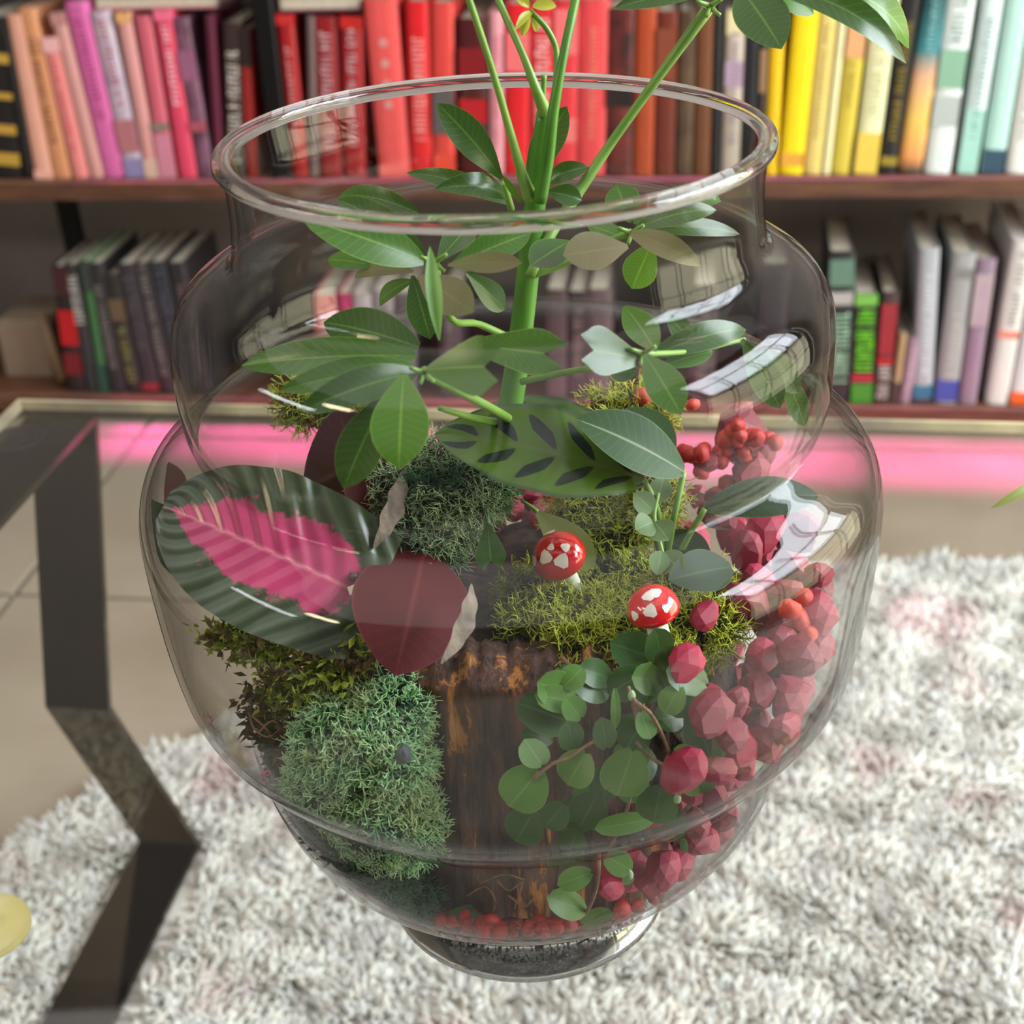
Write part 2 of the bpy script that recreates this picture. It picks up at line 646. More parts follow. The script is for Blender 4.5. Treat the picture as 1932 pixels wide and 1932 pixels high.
def band(path, wd, th=0.006):
    """Bent flat metal band: path of (u, v, z) in the table frame along one edge, wd wide along u."""
    p = np.array(path, float)
    nrm = []
    for k in range(len(p)):
        a = (p[k] - p[k - 1] if k > 0 else p[1] - p[0])[1:]
        c = (p[k + 1] - p[k])[1:] if k < len(p) - 1 else a
        a, c = a / np.linalg.norm(a), c / np.linalg.norm(c)
        na, nc = np.array([-a[1], a[0]]), np.array([-c[1], c[0]])
        q = na + nc
        q /= max(np.linalg.norm(q), 1e-6)
        nrm.append(q / max(0.45, np.dot(q, na)))
    nrm = np.array(nrm) * th
    vs = []
    for k in range(len(p)):
        u0, v0, z0 = p[k]
        cv, cz = v0 + nrm[k][0], z0 + nrm[k][1]
        vs += [(u0, v0, z0), (u0 + wd, v0, z0), (u0 + wd, cv, cz), (u0, cv, cz)]
    fs = []
    for k in range(len(p) - 1):
        for q in range(4):
            q2 = (q + 1) % 4
            fs.append((4 * k + q, 4 * k + q2, 4 * k + 4 + q2, 4 * k + 4 + q))
    fs += [(3, 2, 1, 0), tuple(4 * (len(p) - 1) + q for q in range(4))]
    return tabv(vs), fs


# the far left leg, located from the photo: right edge of the band at the top corner, the knee and the foot
tu, tv_, _ = tloc(PZ(180, 785, -TT - .001))
BW = 0.056
U1 = tu
knee = tloc(PP(205, 1340, tab(U1, 0, 0), TU))
foot = tloc(PZ(376, 1600, RAILZ))
mid_ = -TD / 2
for sgn in (1, -1):
    for end in (1, -1):
        def tp(u, v):
            u = u - BW if sgn > 0 else TW - u
            return u, (v if end > 0 else -TD - v)
        pth = [(*tp(U1, tv_), -TT - .001), (*tp(U1, knee[1]), knee[2]), (*tp(foot[0], foot[1]), RAILZ)]
        vs, fs = band(pth, BW, 0.006 * end)
        build('leg', vs, fs, M_chrome, table, smooth=False)
    u0 = tp(U1, 0)[0]
    q = box(u0, u0 + BW, -TD - tv_, tv_, -TT - .007, -TT - .001)
    build('top_rail', tabv(q[0]), q[1], M_chrome, table, smooth=False)
    u0 = tp(foot[0], 0)[0]
    q = box(u0, u0 + BW, -TD - foot[1], foot[1], RAILZ - .001, RAILZ + .005)
    build('floor_rail', tabv(q[0]), q[1], M_chrome, table, smooth=False)
for (cx, cy, rp, mt, nm) in ((30, 826, 0.024, M_dpad, 'mounting_disc'), (-36, 1745, 0.0222, M_pad, 'glass_pad')):
    c = PZ(cx, cy, -TT - .0005)
    prof = [(0.0001, 0.0), (rp * .45, 0.0), (rp * .5, -.0006), (rp * .56, -.0006), (rp * .6, 0.0), (rp * .95, 0.0), (rp, -.001), (rp, -.004), (0.0001, -.004)]
    v, f = lathe(prof, 40)
    build(nm, v + c, f, mt, table)

#@@SHELF
# ------------------------------------------------------------------ bookcase
Z_LOW = 0.045                                   # top of the bottom board above the floor
Z_UP = 0.372                                    # top of the middle board
M_board = simple('walnut_board', srgb(74, 46, 32), 0.45, var=srgb(104, 68, 46), scale=14, stretch=(0.6, 8, 8), bumps=0.08)
M_post = simple('black_steel', srgb(22, 20, 22), 0.45, metal=0.6)
shelf = thing('bookcase', 'low bookcase of dark wooden boards on black steel posts behind the table', 'bookcase', S0)


def sh(v):
    return rot(v, S0)


def board(name, z1, th, u0=-1.05, u1=1.15):
    v, f = bevbox(u0, u1, 0.0, SH_D, z1 - th, z1, 0.003)
    build(name, sh(v), f, M_board, shelf, smooth=False)


board('shelf_board', Z_LOW, 0.026)
board('shelf_board', Z_UP, 0.027)
board('shelf_board', 0.70, 0.027)


def u_of(x, z):
    """u on the bookcase front for photo column x at height z above the floor."""
    a = -1.2
    lo, hi = -1.3, 1.4
    for _ in range(40):
        a = (lo + hi) / 2
        p = sh([(a, 0.012, z)])[0] - CAM_O
        xx = 966 + F_PX * np.dot(p, CR) / np.dot(p, CF)
        lo, hi = (a, hi) if xx < x else (lo, a)
    return a


def uz_of(x, y):
    p = PP(x, y, S0 + VA * 0.012, VA) - S0
    return np.dot(p, UA), p[2]


for ux in (u_of(497, 0.60), -1.03, 1.12):
    v, f = bevbox(ux - .013, ux + .013, 0.004, 0.034, 0.0, 0.75, 0.002)
    if ux > -0.9 and ux < 0.9:
        v, f = bevbox(ux - .013, ux + .013, 0.004, 0.034, Z_UP, 0.673, 0.002)
    build('post', sh(v), f, M_post, shelf, smooth=False)
    v, f = bevbox(ux - .013, ux + .013, SH_D - .03, SH_D, 0.0, 0.75, 0.002)
    if not (ux > -0.9 and ux < 0.9):
        build('post', sh(v), f, M_post, shelf, smooth=False)
# diagonal steel brace at the open left end
ua, za = uz_of(14, 385)
ub, zb = uz_of(75, 640)
pa = np.array([(ua, .2, za), (ub, .2, zb)])
v, f = box(-.016, .016, -.006, .006, 0, 1)
dirv = pa[1] - pa[0]
vs = []
for q in v:
    base_ = pa[0] + dirv * q[2]
    vs.append(base_ + np.array([q[0], q[1], 0]))
build('brace', sh(vs), f, M_post, shelf, smooth=False)

_bm = {}


def cover_mat(c, c2=None, style='plain', rough=0.4):
    k = (c, c2, style)
    if k in _bm:
        return _bm[k]
    if style == 'plain':
        mt = simple('book_cloth', srgb(c), rough)
    elif style == 'mottle':
        mt = simple('book_print', srgb(c), rough, var=srgb(c2), scale=26)
    else:                                      # 'fade': colour runs from foot to head of the spine
        mt, nt, b, out = nodes('book_fade')
        tc = nt.nodes.new('ShaderNodeTexCoord')
        sp = nt.nodes.new('ShaderNodeSeparateXYZ')
        nt.links.new(tc.outputs['Generated'], sp.inputs[0])
        r = ramp(nt, [(p, srgb(q)) for p, q in c2])
        nt.links.new(sp.outputs[2], r.inputs[0])
        nt.links.new(r.outputs[0], b.inputs['Base Color'])
        b.inputs['Roughness'].default_value = rough
    _bm[k] = mt
    return mt


M_pages = simple('page_block', srgb(214, 204, 184), 0.9, var=srgb(190, 178, 158), scale=90, stretch=(6, .3, .3))
M_pages_w = simple('page_block_pale', srgb(226, 222, 214), 0.9, var=srgb(206, 200, 190), scale=90, stretch=(6, .3, .3))
BOOK_N = [0]


def book(label, xb0, xb1, top, cover, title=None, bands=(), row='up', h=None, d=0.135, group=None, style='plain', c2=None, v0=0.012, tspan=(0.2, 0.85), tw=0.5, pages=None, dots=()):
    """A book standing on its shelf: px columns of the foot of the spine, a photo point on the left edge higher up, cover colour, title marks and bands."""
    zb = Z_UP if row == 'up' else Z_LOW
    ub0, ub1 = u_of(xb0, zb), u_of(xb1, zb)
    ut, zt = uz_of(*top)
    lean = math.atan2(ut - ub0, zt - zb)
    lean = max(-0.32, min(0.32, lean))
    if h is None:
        h = (zt - zb) / math.cos(lean)
    t = (ub1 - ub0) * math.cos(lean)
    piv = 0.0 if lean < 0 else t
    c, s = math.cos(lean), math.sin(lean)
    root = sh([(ub0, v0, zb)])[0]
    th = thing('book', label, 'book', root, group)
    BOOK_N[0] += 1

    def tr(v):
        v = np.asarray(v, float).copy()
        x, z = v[:, 0] - piv, v[:, 2]
        q = np.stack([x * c + z * s + piv + (ub0 if lean < 0 else ub1 - t), v[:, 1] + v0, -x * s + z * c + zb], 1)
        return sh(q)

    k = min(0.002, t * 0.15)
    rb = min(0.004, t * 0.3)
    prof = [(0, d), (0, rb), (t * .12, rb * .35), (t * .32, 0), (t * .68, 0), (t * .88, rb * .35), (t, rb), (t, d), (t - k, d), (t - k, rb + k), (k, rb + k), (k, d)]
    np_ = len(prof)
    vs = [(a, b_, 0) for a, b_ in prof] + [(a, b_, h) for a, b_ in prof]
    fs = [(i, (i + 1) % np_, np_ + (i + 1) % np_, np_ + i) for i in range(np_)]
    # caps as quads / tris of the U outline
    capi = [(0, 1, 10, 11), (7, 8, 9, 6), (1, 2, 10), (2, 3, 10), (3, 4, 9, 10), (4, 5, 9), (5, 6, 9)]
    fs += [tuple(i for i in q[::-1]) for q in capi] + [tuple(np_ + i for i in q) for q in capi]
    build('cover', tr(vs), fs, cover_mat(cover, c2, style), th, smooth=False)
    v, f = box(k, t - k, rb + k, d - .003, 0.002, h - .003)
    build('pages', tr(v), f, pages or M_pages, th, smooth=False)
    rnd = random.Random(BOOK_N[0] * 13)
    if title is not None:
        mb = MB()
        z = h * tspan[0]
        wdt = t * tw
        while z < h * tspan[1]:
            ln = rnd.uniform(0.0025, 0.0055)
            if rnd.random() < 0.13:
                z += 0.005
            a = t / 2 - wdt / 2 * rnd.uniform(.75, 1)
            mb.add(*box(a, t / 2 + wdt / 2, -0.0007, 0.0008, z, z + ln * .45))
            if rnd.random() < .6:
                e = rnd.choice((a, t / 2 + wdt / 2 - wdt * .2, t / 2 - wdt * .1))
                mb.add(*box(e, e + wdt * .2, -0.0007, 0.0008, z + ln * .45, z + ln))
            z += ln + 0.0022
        mt = cover_mat(title, None, 'plain', 0.35)
        o = build('spine_title', tr(np.vstack(mb.v)), mb.f, mt, th, smooth=False)
    for zd in dots:
        rd = t * .13
        ring = [(t * .5 + rd * math.cos(q * .5236), -.0008, h * zd + rd * math.sin(q * .5236)) for q in range(12)]
        back = [(a_, .001, c_) for a_, _, c_ in ring]
        build('spine_dot', tr(ring + back), [tuple(range(12))] + [(q, 12 + q, 12 + (q + 1) % 12, (q + 1) % 12) for q in range(12)], cover_mat((206, 150, 142)), th, smooth=False)
    for z0, z1, bc in bands:
        v, f = box(t * .02, t * .98, -0.0005, rb * 0.9, h * z0, h * z1)
        build('spine_band', tr(v), f, cover_mat(bc), th, smooth=False)
    return th


GU, GL = 'books on the upper shelf', 'books on the lower shelf'
B = book
# upper shelf, pinks
B('black book with gold bands at the far left end of the upper shelf', -14, 40, (-38, 120), (26, 22, 22), None, ((.08, .16, (190, 150, 60)), (.28, .34, (190, 150, 60)), (.5, .54, (190, 150, 60)), (.72, .78, (190, 150, 60))), h=.22, group=GU)
B('thin black book between the gold-banded book and the peach book', 44, 64, (0, 100), (20, 14, 14), h=.20, group=GU)
B('plain peach book, first of the pale pink row', 66, 100, (10, 28), (226, 164, 142), None, ((.0, .05, (236, 178, 156)),), group=GU)
B('tan orange book with a dark title beside the peach book', 101, 134, (30, 18), (206, 140, 98), (110, 66, 44), group=GU, tw=.35)
B('short salmon pink book, lower than its neighbours', 138, 168, (76, 72), (232, 138, 134), (206, 90, 100), ((.9, 1.0, (236, 178, 176)),), group=GU, tw=.35)
B('dusty pink book with a blank pale spine beside the short salmon one', 170, 196, (92, 26), (206, 148, 142), None, ((.93, 1.0, (190, 132, 128)),), group=GU)
B('tall magenta pink book with a dark magenta title', 197, 237, (118, 0), (214, 104, 164), (160, 44, 112), group=GU, h=.236, tw=.4, tspan=(.35, .95))
B('white and lilac mottled book with rose lettering and a blue foot', 239, 274, (168, 24), (214, 196, 204), (176, 88, 112), ((.0, .12, (140, 130, 172)), (.16, .36, (178, 110, 116))), group=GU, style='mottle', c2=(168, 150, 170), tw=.45, tspan=(.45, .95))
B('pale peach pink book with an orange edge', 275, 301, (216, 24), (214, 150, 146), None, ((.94, 1.0, (226, 170, 110)), (.0, .12, (214, 176, 160))), group=GU)
B('rose pink book with a small grey green stamp low on its spine', 303, 332, (252, 30), (204, 96, 112), None, ((.30, .35, (134, 122, 110)), (.0, .28, (206, 130, 150))), group=GU)
B('hot pink red book with a white title', 339, 372, (288, 20), (222, 70, 100), (246, 206, 212), ((.94, 1.0, (240, 110, 140)),), group=GU, tw=.4, tspan=(.45, .92))
B('book with a black and mauve floral spine', 374, 404, (322, 34), (62, 34, 48), None, ((.62, .8, (150, 92, 120)), (.3, .36, (170, 84, 96))), group=GU, style='mottle', c2=(140, 92, 116))
B('plum coloured book beside the floral one', 406, 424, (384, 30), (92, 26, 50), None, group=GU)
B('dark book with large white lettering near the black post', 428, 462, (418, 45), (54, 36, 34), (222, 212, 200), group=GU, tw=.6, tspan=(.1, .82))
B('thin red and black book beside the black post', 464, 486, (448, 55), (150, 30, 24), None, ((.75, 1., (40, 24, 22)),), group=GU)
# reds
GR = GU
B('dark red book with a faded white title right of the black post', 552, 582, (519, 28), (160, 20, 26), (206, 150, 146), ((.94, 1.0, (196, 40, 40)),), group=GR, tw=.35, tspan=(.2, .8))
B('thin grey book among the dark red ones', 584, 600, (577, 32), (112, 92, 90), None, group=GR)
B('dark red book with white lettering, first of a matching pair', 604, 644, (590, 34), (138, 16, 26), (204, 168, 172), group=GR, tw=.5, tspan=(.18, .92))
B('dark red book with white lettering, second of a matching pair', 648, 688, (640, 34), (150, 16, 24), (206, 170, 172), ((.93, 1., (190, 30, 30)),), group=GR, tw=.4, tspan=(.18, .92))
B('wide coral book with a column of grey dots', 716, 774, (686, 10), (226, 84, 82), None, ((.0, .06, (234, 110, 104)),), group=GR, h=.232, dots=(.42, .535, .65, .765))
B('bright red book with white lettering beside the coral one', 776, 816, (764, 0), (216, 24, 34), (244, 176, 172), group=GR, h=.228, tw=.55, tspan=(.22, .8))
B('coral red book with a dark grey block on its spine', 818, 858, (812, 0), (214, 66, 60), None, ((.25, .55, (92, 84, 84)), (.0, .13, (226, 70, 50))), group=GR, h=.226)
B('dark maroon book with red panels', 868, 920, (862, 0), (74, 10, 18), None, ((.35, .5, (180, 14, 24)), (.62, .82, (128, 12, 22))), group=GR, h=.205)
B('pale pink spined book between red ones', 924, 950, (922, 0), (222, 150, 160), (200, 110, 120), group=GR, h=.214, tw=.4)
B('bright scarlet book with a pale panel', 952, 996, (954, 0), (218, 20, 34), None, ((.62, .84, (234, 110, 112)),), group=GR, h=.222)
B('red book with white lettering behind the plant stem', 998, 1040, (1002, 0), (206, 34, 46), (246, 190, 186), group=GR, h=.224, tw=.6, tspan=(.3, .9))
B('red book with pale rose stripes behind the plant stem', 1042, 1086, (1046, 0), (214, 50, 60), None, ((.2, .34, (236, 120, 116)), (.7, .95, (236, 110, 112))), group=GR, h=.226)
B('coral book with a cream stripe down its spine', 1088, 1140, (1094, 0), (222, 70, 74), (222, 140, 110), group=GR, h=.226, tw=.25)
# browns
B('black and red speckled book next to the coral ones', 1143, 1192, (1146, 0), (44, 20, 20), None, ((.42, .58, (30, 16, 16)),), group=GR, h=.215, style='mottle', c2=(120, 40, 34))
B('rust orange book at the start of the brown row', 1194, 1232, (1200, 0), (168, 66, 30), None, group=GR, h=.215)
B('dark chestnut book between rust and brown ones', 1234, 1272, (1240, 0), (108, 40, 22), None, ((.6, .9, (130, 62, 40)),), group=GR, h=.21)
B('dark grey brown book with gold specks', 1274, 1306, (1282, 0), (64, 46, 36), None, group=GR, h=.21, style='mottle', c2=(100, 76, 52))
B('warm brown book before the black ones', 1308, 1340, (1316, 0), (112, 66, 38), None, group=GR, h=.215)
B('black book left of the cream illustrated one', 1342, 1358, (1348, 0), (24, 24, 28), None, group=GR, h=.222)
B('cream illustrated book between two black books', 1360, 1394, (1372, 20), (198, 184, 166), (150, 130, 150), ((.55, .7, (176, 150, 170)), (.86, 1.0, (222, 206, 160))), group=GR, tw=.5)
B('black book right of the cream illustrated one', 1396, 1424, (1408, 0), (26, 26, 30), None, group=GR, h=.222)
B('dark book with tan patches beside the yellow books', 1425, 1438, (1440, 0), (60, 50, 44), None, ((.5, .75, (150, 118, 84)),), group=GR, h=.215)
# yellows
B('deep yellow book, first of the yellow row', 1440, 1466, (1454, 60), (228, 182, 8), None, group=GR, h=.22)
B('bright lemon yellow book with an orange foot', 1470, 1514, (1502, 0), (246, 214, 10), None, ((.05, .12, (226, 160, 60)),), group=GR, h=.234)
B('pale straw yellow book with faint grey lettering', 1516, 1549, (1546, 30), (222, 196, 112), (180, 156, 86), group=GR, h=.222, tw=.3)
B('thin ivory book beside the straw yellow one', 1551, 1565, (1584, 30), (234, 226, 176), None, group=GR, h=.22)
B('olive yellow book with a peach panel near its head', 1567, 1602, (1602, 40), (206, 184, 66), (160, 140, 60), ((.68, .95, (222, 164, 112)),), group=GR, h=.22, tw=.35, tspan=(.4, .64))
B('pale cream book with a yellow foot', 1610, 1654, (1646, 40), (228, 226, 178), (190, 186, 140), ((.0, .24, (228, 196, 80)),), group=GR, h=.222, tw=.45, tspan=(.35, .9))
B('black book with gold lettering right of the yellow row', 1658, 1690, (1704, 0), (28, 26, 26), (150, 128, 30), ((.05, .1, (150, 128, 40)),), group=GR, h=.226, tw=.45)
B('book fading from teal at its head to orange at its foot', 1694, 1738, (1738, 40), (226, 160, 80), (140, 196, 196), group=GR, h=.236, style='fade', c2=((0.02, (70, 60, 50)), (0.1, (226, 150, 86)), (.3, (234, 190, 92)), (.52, (222, 168, 128)), (.66, (60, 130, 136)), (.9, (40, 84, 86))), tw=.3, tspan=(.66, .92))
B('white book with green foliage pictures and script lettering', 1744, 1793, (1784, 40), (218, 226, 222), (110, 140, 130), ((.46, .66, (134, 176, 150)), (.26, .42, (176, 184, 180))), group=GR, h=.238, tw=.5, tspan=(.68, .95))
B('pale white and mint book with grey lettering', 1806, 1842, (1852, 30), (206, 222, 220), (120, 150, 150), ((.0, .36, (160, 208, 194)),), group=GR, h=.228, tw=.35)
B('mint green book with a navy foot', 1850, 1892, (1896, 30), (176, 214, 204), None, ((.0, .13, (44, 74, 92)),), group=GR, h=.236)
B('white book beside the mint one at the right end', 1898, 1936, (1936, 80), (222, 220, 214), (170, 170, 166), group=GR, h=.22, tw=.4)
# a flat-lying pair of books across the tops of the pink ones, and one across the reds
M_rose = cover_mat((196, 96, 108))


def flat_book(label, x0, y0, x1, th_, cover, dep):
    ua_, za_ = uz_of(x0, y0)
    ub_, _ = uz_of(x1, y0)
    r = thing('book', label, 'book', sh([((ua_ + ub_) / 2, .03, za_)])[0], GU)
    v, f = box(ua_, ub_, .020, dep, za_, za_ + .0025)
    build('cover', sh(v), f, cover_mat(cover), r, smooth=False)
    v, f = box(ua_ + .004, ub_ - .002, .024, dep - .004, za_ + .0025, za_ + th_)
    build('pages', sh(v), f, M_pages, r, smooth=False)
    v, f = box(ua_, ub_, .020, dep, za_ + th_, za_ + th_ + .0025)
    build('cover', sh(v), f, cover_mat(cover), r, smooth=False)


flat_book('book lying flat on top of the pink books with its page edge forward', 172, 22, 405, .018, (196, 120, 128), .14)
flat_book('book lying flat on top of the dark red books', 520, 25, 678, .02, (120, 60, 76), .14)
# lower shelf, left: dark books
L_ = dict(row='low', group=GL)
B('book with black and bright red spine, first of the dark row on the lower shelf', 128, 160, (96, 505), (34, 24, 26), None, ((.38, .66, (176, 14, 26)), (.14, .32, (110, 16, 28)), (.78, 1., (60, 24, 26))), d=.12, **L_)
B('dark book with a white title block beside the red one', 162, 186, (118, 500), (44, 44, 46), (196, 192, 184), None or (), d=.12, tw=.7, tspan=(.55, .92), **L_)
B('dark book with a green stripe along its spine', 188, 206, (148, 494), (60, 104, 62), None, ((.0, .22, (40, 70, 58)), (.78, 1.0, (52, 60, 54))), d=.15, **L_)
B('black book with grey lettering left of the green tinted spine', 208, 238, (160, 498), (40, 38, 40), (128, 122, 120), d=.15, tw=.4, **L_)
B('dark book with an olive yellow lower spine', 240, 268, (192, 520), (40, 36, 36), (132, 128, 70), ((.62, .8, (96, 80, 58)),), d=.13, tw=.55, tspan=(.1, .56), **L_)
B('charcoal book with a red spot at its foot', 270, 302, (218, 500), (50, 44, 50), (86, 80, 86), ((.02, .08, (140, 36, 44)),), d=.15, tw=.6, tspan=(.35, .9), **L_)
B('dark book with a pale grey title column', 304, 332, (250, 498), (46, 42, 46), (140, 132, 126), d=.15, tw=.4, tspan=(.15, .96), **L_)
B('black blue book with grey lettering beside the jar', 334, 366, (276, 496), (34, 36, 44), (84, 86, 98), d=.15, tw=.5, tspan=(.3, .95), **L_)
B('black book partly hidden by the left side of the jar', 368, 400, (312, 498), (38, 34, 38), (110, 92, 90), d=.15, tw=.4, **L_)
# seen through the jar
for (xa, xb, tp, col, tcol, lab) in (
        (600, 640, (590, 560), (196, 110, 112), (230, 200, 190), 'rose book seen through the jar, left of the magenta one'),
        (642, 668, (634, 556), (168, 44, 92), None, 'magenta book seen through the jar'),
        (670, 704, (664, 556), (176, 168, 166), (90, 80, 84), 'pale grey book seen through the jar beside the magenta one'),
        (706, 744, (702, 552), (150, 144, 146), (70, 66, 74), 'mid grey book seen through the jar'),
        (746, 784, (742, 556), (92, 84, 88), None, 'dark grey book seen through the jar'),
        (830, 868, (828, 556), (66, 58, 62), (150, 140, 140), 'charcoal book behind the leaves seen through the jar'),
        (1030, 1068, (1030, 548), (78, 66, 66), None, 'brown grey book right of the plant trunk seen through the jar'),
        (1070, 1106, (1072, 552), (52, 44, 48), (150, 130, 120), 'dark brown book right of the plant trunk seen through the jar'),
        (1108, 1150, (1110, 548), (96, 82, 84), None, 'mauve grey book seen through the jar'),
        (1300, 1345, (1310, 540), (60, 54, 56), (140, 136, 130), 'dark book with pale lettering seen through the right of the jar'),
        (1420, 1470, (1440, 500), (36, 34, 40), None, 'black book seen through the right shoulder of the jar')):
    B(lab, xa, xb, tp, col, tcol, d=.14, tw=.4, **L_)
# lower shelf, right
B('black book with a mint green title block just right of the jar', 1556, 1602, (1566, 476), (34, 40, 40), (160, 208, 172), ((.66, .74, (170, 168, 166)), (.78, .95, (92, 126, 108))), d=.16, tw=.75, tspan=(.14, .6), **L_)
B('black book with a vivid lime green title', 1604, 1646, (1614, 556), (34, 40, 34), (110, 214, 24), ((.0, .18, (58, 138, 40)), (.2, .27, (168, 40, 60)), (.9, 1., (112, 178, 74))), d=.16, tw=.8, tspan=(.3, .86), pages=M_pages, **L_)
B('dark book with a red stripe and white lettering at its foot', 1648, 1678, (1666, 552), (62, 50, 48), (206, 198, 190), ((.36, .42, (176, 22, 32)), (.45, .9, (146, 40, 48))), d=.16, tw=.7, tspan=(.05, .34), **L_)
B('thin tan book beside the red striped one', 1680, 1694, (1698, 630), (166, 142, 104), None, ((.0, .3, (70, 58, 56)),), d=.12, **L_)
B('thin lilac book on the lower shelf', 1696, 1718, (1716, 640), (158, 132, 148), (196, 172, 186), d=.12, tw=.4, **L_)
B('tall silver grey book with a blue disc at its foot', 1722, 1758, (1736, 470), (164, 168, 174), (214, 218, 226), ((.04, .12, (40, 110, 140)), (.0, .035, (60, 62, 74))), d=.18, tw=.35, **L_)
B('grey book with a deep blue flower at its foot', 1762, 1804, (1800, 478), (150, 152, 152), (190, 186, 180), ((.02, .16, (60, 78, 158)), (.84, .9, (120, 122, 118))), d=.18, tw=.4, tspan=(.2, .6), **L_)
B('purple and grey book beside the blue flowered one', 1808, 1842, (1846, 490), (138, 120, 136), (170, 130, 172), ((.55, .9, (172, 154, 160)),), d=.17, tw=.3, **L_)
B('large white book with grey capitals and an orange mark', 1860, 1900, (1914, 456), (214, 210, 206), (140, 138, 134), ((.42, .46, (214, 130, 112)),), d=.19, tw=.4, tspan=(.5, .95), pages=M_pages_w, **L_)
B('white book with an orange foot at the right end of the lower shelf', 1904, 1950, (1962, 470), (220, 222, 224), None, ((.0, .08, (226, 96, 40)),), d=.19, pages=M_pages_w, **L_)
# boxes and a stick at the open left end of the lower shelf
cb = thing('cardboard_box', 'pale crumpled carton at the open left end of the lower shelf', 'box', sh([(u_of(20, .12), .1, Z_LOW)])[0])
u0, u1 = u_of(-40, .12), u_of(58, .12)
v, f = bevbox(u0, u1, .07, .2, Z_LOW, Z_LOW + .085, .004)
build('carton', sh(v), f, simple('carton', srgb(150, 128, 108), .85), cb, smooth=False)
v, f = box(u0 + .004, u1 - .004, .074, .13, Z_LOW + .086, Z_LOW + .089)
build('flap', sh(v), f, simple('carton_flap', srgb(170, 150, 128), .85), cb, smooth=False)
a, b_ = uz_of(52, 610), uz_of(100, 670)
st = thing('wooden_stick', 'short tan rod leaning beside the dark books on the lower shelf', 'stick', sh([(b_[0], .03, b_[1])])[0])
v, f = tube(sh([(a[0], .06, a[1]), (b_[0], .03, Z_LOW + .012)]), .008, 8)
build('rod', v, f, simple('tan_wood', srgb(140, 112, 84), .6), st)

#@@JAR
# ------------------------------------------------------------------ the glass jar
BULB3 = [(.0596, .025), (.0660, .034), (.083, .045), (.0960, .057), (.1065, .075), (.1120, .093), (.1140, .106), (.1145, .1125)]
BULB2 = [(.1150, .1135), (.1195, .1172), (.1262, .1252), (.1322, .1335), (.1362, .1405), (.1388, .151), (.1416, .171), (.1436, .199), (.1432, .215), (.1390, .227), (.1300, .2355), (.1225, .2410), (.1192, .2435)]
BULB1 = [(.1196, .2460), (.1216, .253), (.1226, .268), (.1216, .284), (.1165, .2950), (.1070, .3020), (.0995, .3055), (.0965, .3090)]
NECK = [(.0956, .315), (.0948, .325), (.0950, .335), (.0958, .3425)]
OUT = [tuple(q) for q in catmull(BULB3, 5)] + [tuple(q) for q in catmull(BULB2, 6)] + [tuple(q) for q in catmull(BULB1, 6)] + [tuple(q) for q in catmull(NECK, 4)]
OUT = np.array(OUT)
WT = 0.0022
dd = np.gradient(OUT, axis=0)
nn = np.stack([dd[:, 1], -dd[:, 0]], 1)
nn /= np.linalg.norm(nn, axis=1)[:, None]
INN = OUT - nn * WT


def wall_in(z):
    return np.interp(z, OUT[:, 1], OUT[:, 0]) - WT


jar = thing('glass_jar', 'clear three-tiered round glass jar planted as a terrarium on the glass table', 'jar', (0, 0, 0))
M_jar = thin_glass('jar_glass', (0.985, 0.988, 0.985, 1), (0.50, 0.50, 0.48, 1), f0=0.017, rough=0.008, wav=0.03, pw=6.5)
v, f = lathe(OUT, 160)
build('outer_wall', v, f, M_jar, jar)
v, f = lathe(INN[::-1], 160)
build('inner_wall', v, f, M_jar, jar)
M_sg = solid_glass('thick_glass', (0.97, 0.98, 0.97, 1))
prof = []
for k in range(20):
    a = 2 * math.pi * k / 20
    prof.append((0.0953 + .0036 * math.cos(a), .3452 + .0030 * math.sin(a)))
v, f = lathe(prof, 192, True)
build('rim', v, f, M_sg, jar)
FOOT = [(.0001, .0018), (.046, .0018), (.054, .0005), (.0605, .0005), (.0630, .003), (.0628, .007), (.0605, .012), (.0592, .017), (.0592, .0215), (.0596, .0250), (.0570, .0256), (.030, .0235), (.0001, .0225)]
v, f = lathe(FOOT[::-1], 128)
build('foot', v, f, solid_glass('foot_glass', (0.40, 0.40, 0.40, 1)), jar)

mt, nt, b, out = nodes('speckled_sediment')
tr = nt.nodes.new('ShaderNodeBsdfTransparent')
mx = nt.nodes.new('ShaderNodeMixShader')
nt.links.new(math_(nt, 'MULTIPLY', math_(nt, 'SUBTRACT', noisetex(nt, 900, 3, .6, (1, 1, .6)), .5), 12.0, True), mx.inputs[0])
nt.links.new(tr.outputs[0], mx.inputs[1])
b.inputs['Base Color'].default_value = srgb(34, 28, 28)
nt.links.new(b.outputs[0], mx.inputs[2])
nt.links.new(mx.outputs[0], out.inputs[0])
v, f = lathe([(.0608, .0125), (.0597, .016), (.0596, .0205)], 128)
build('sediment_band', v, f, mt, jar)

#@@PLANTING
def unit(a):
    a = np.asarray(a, float)
    return a / (np.linalg.norm(a) + 1e-12)


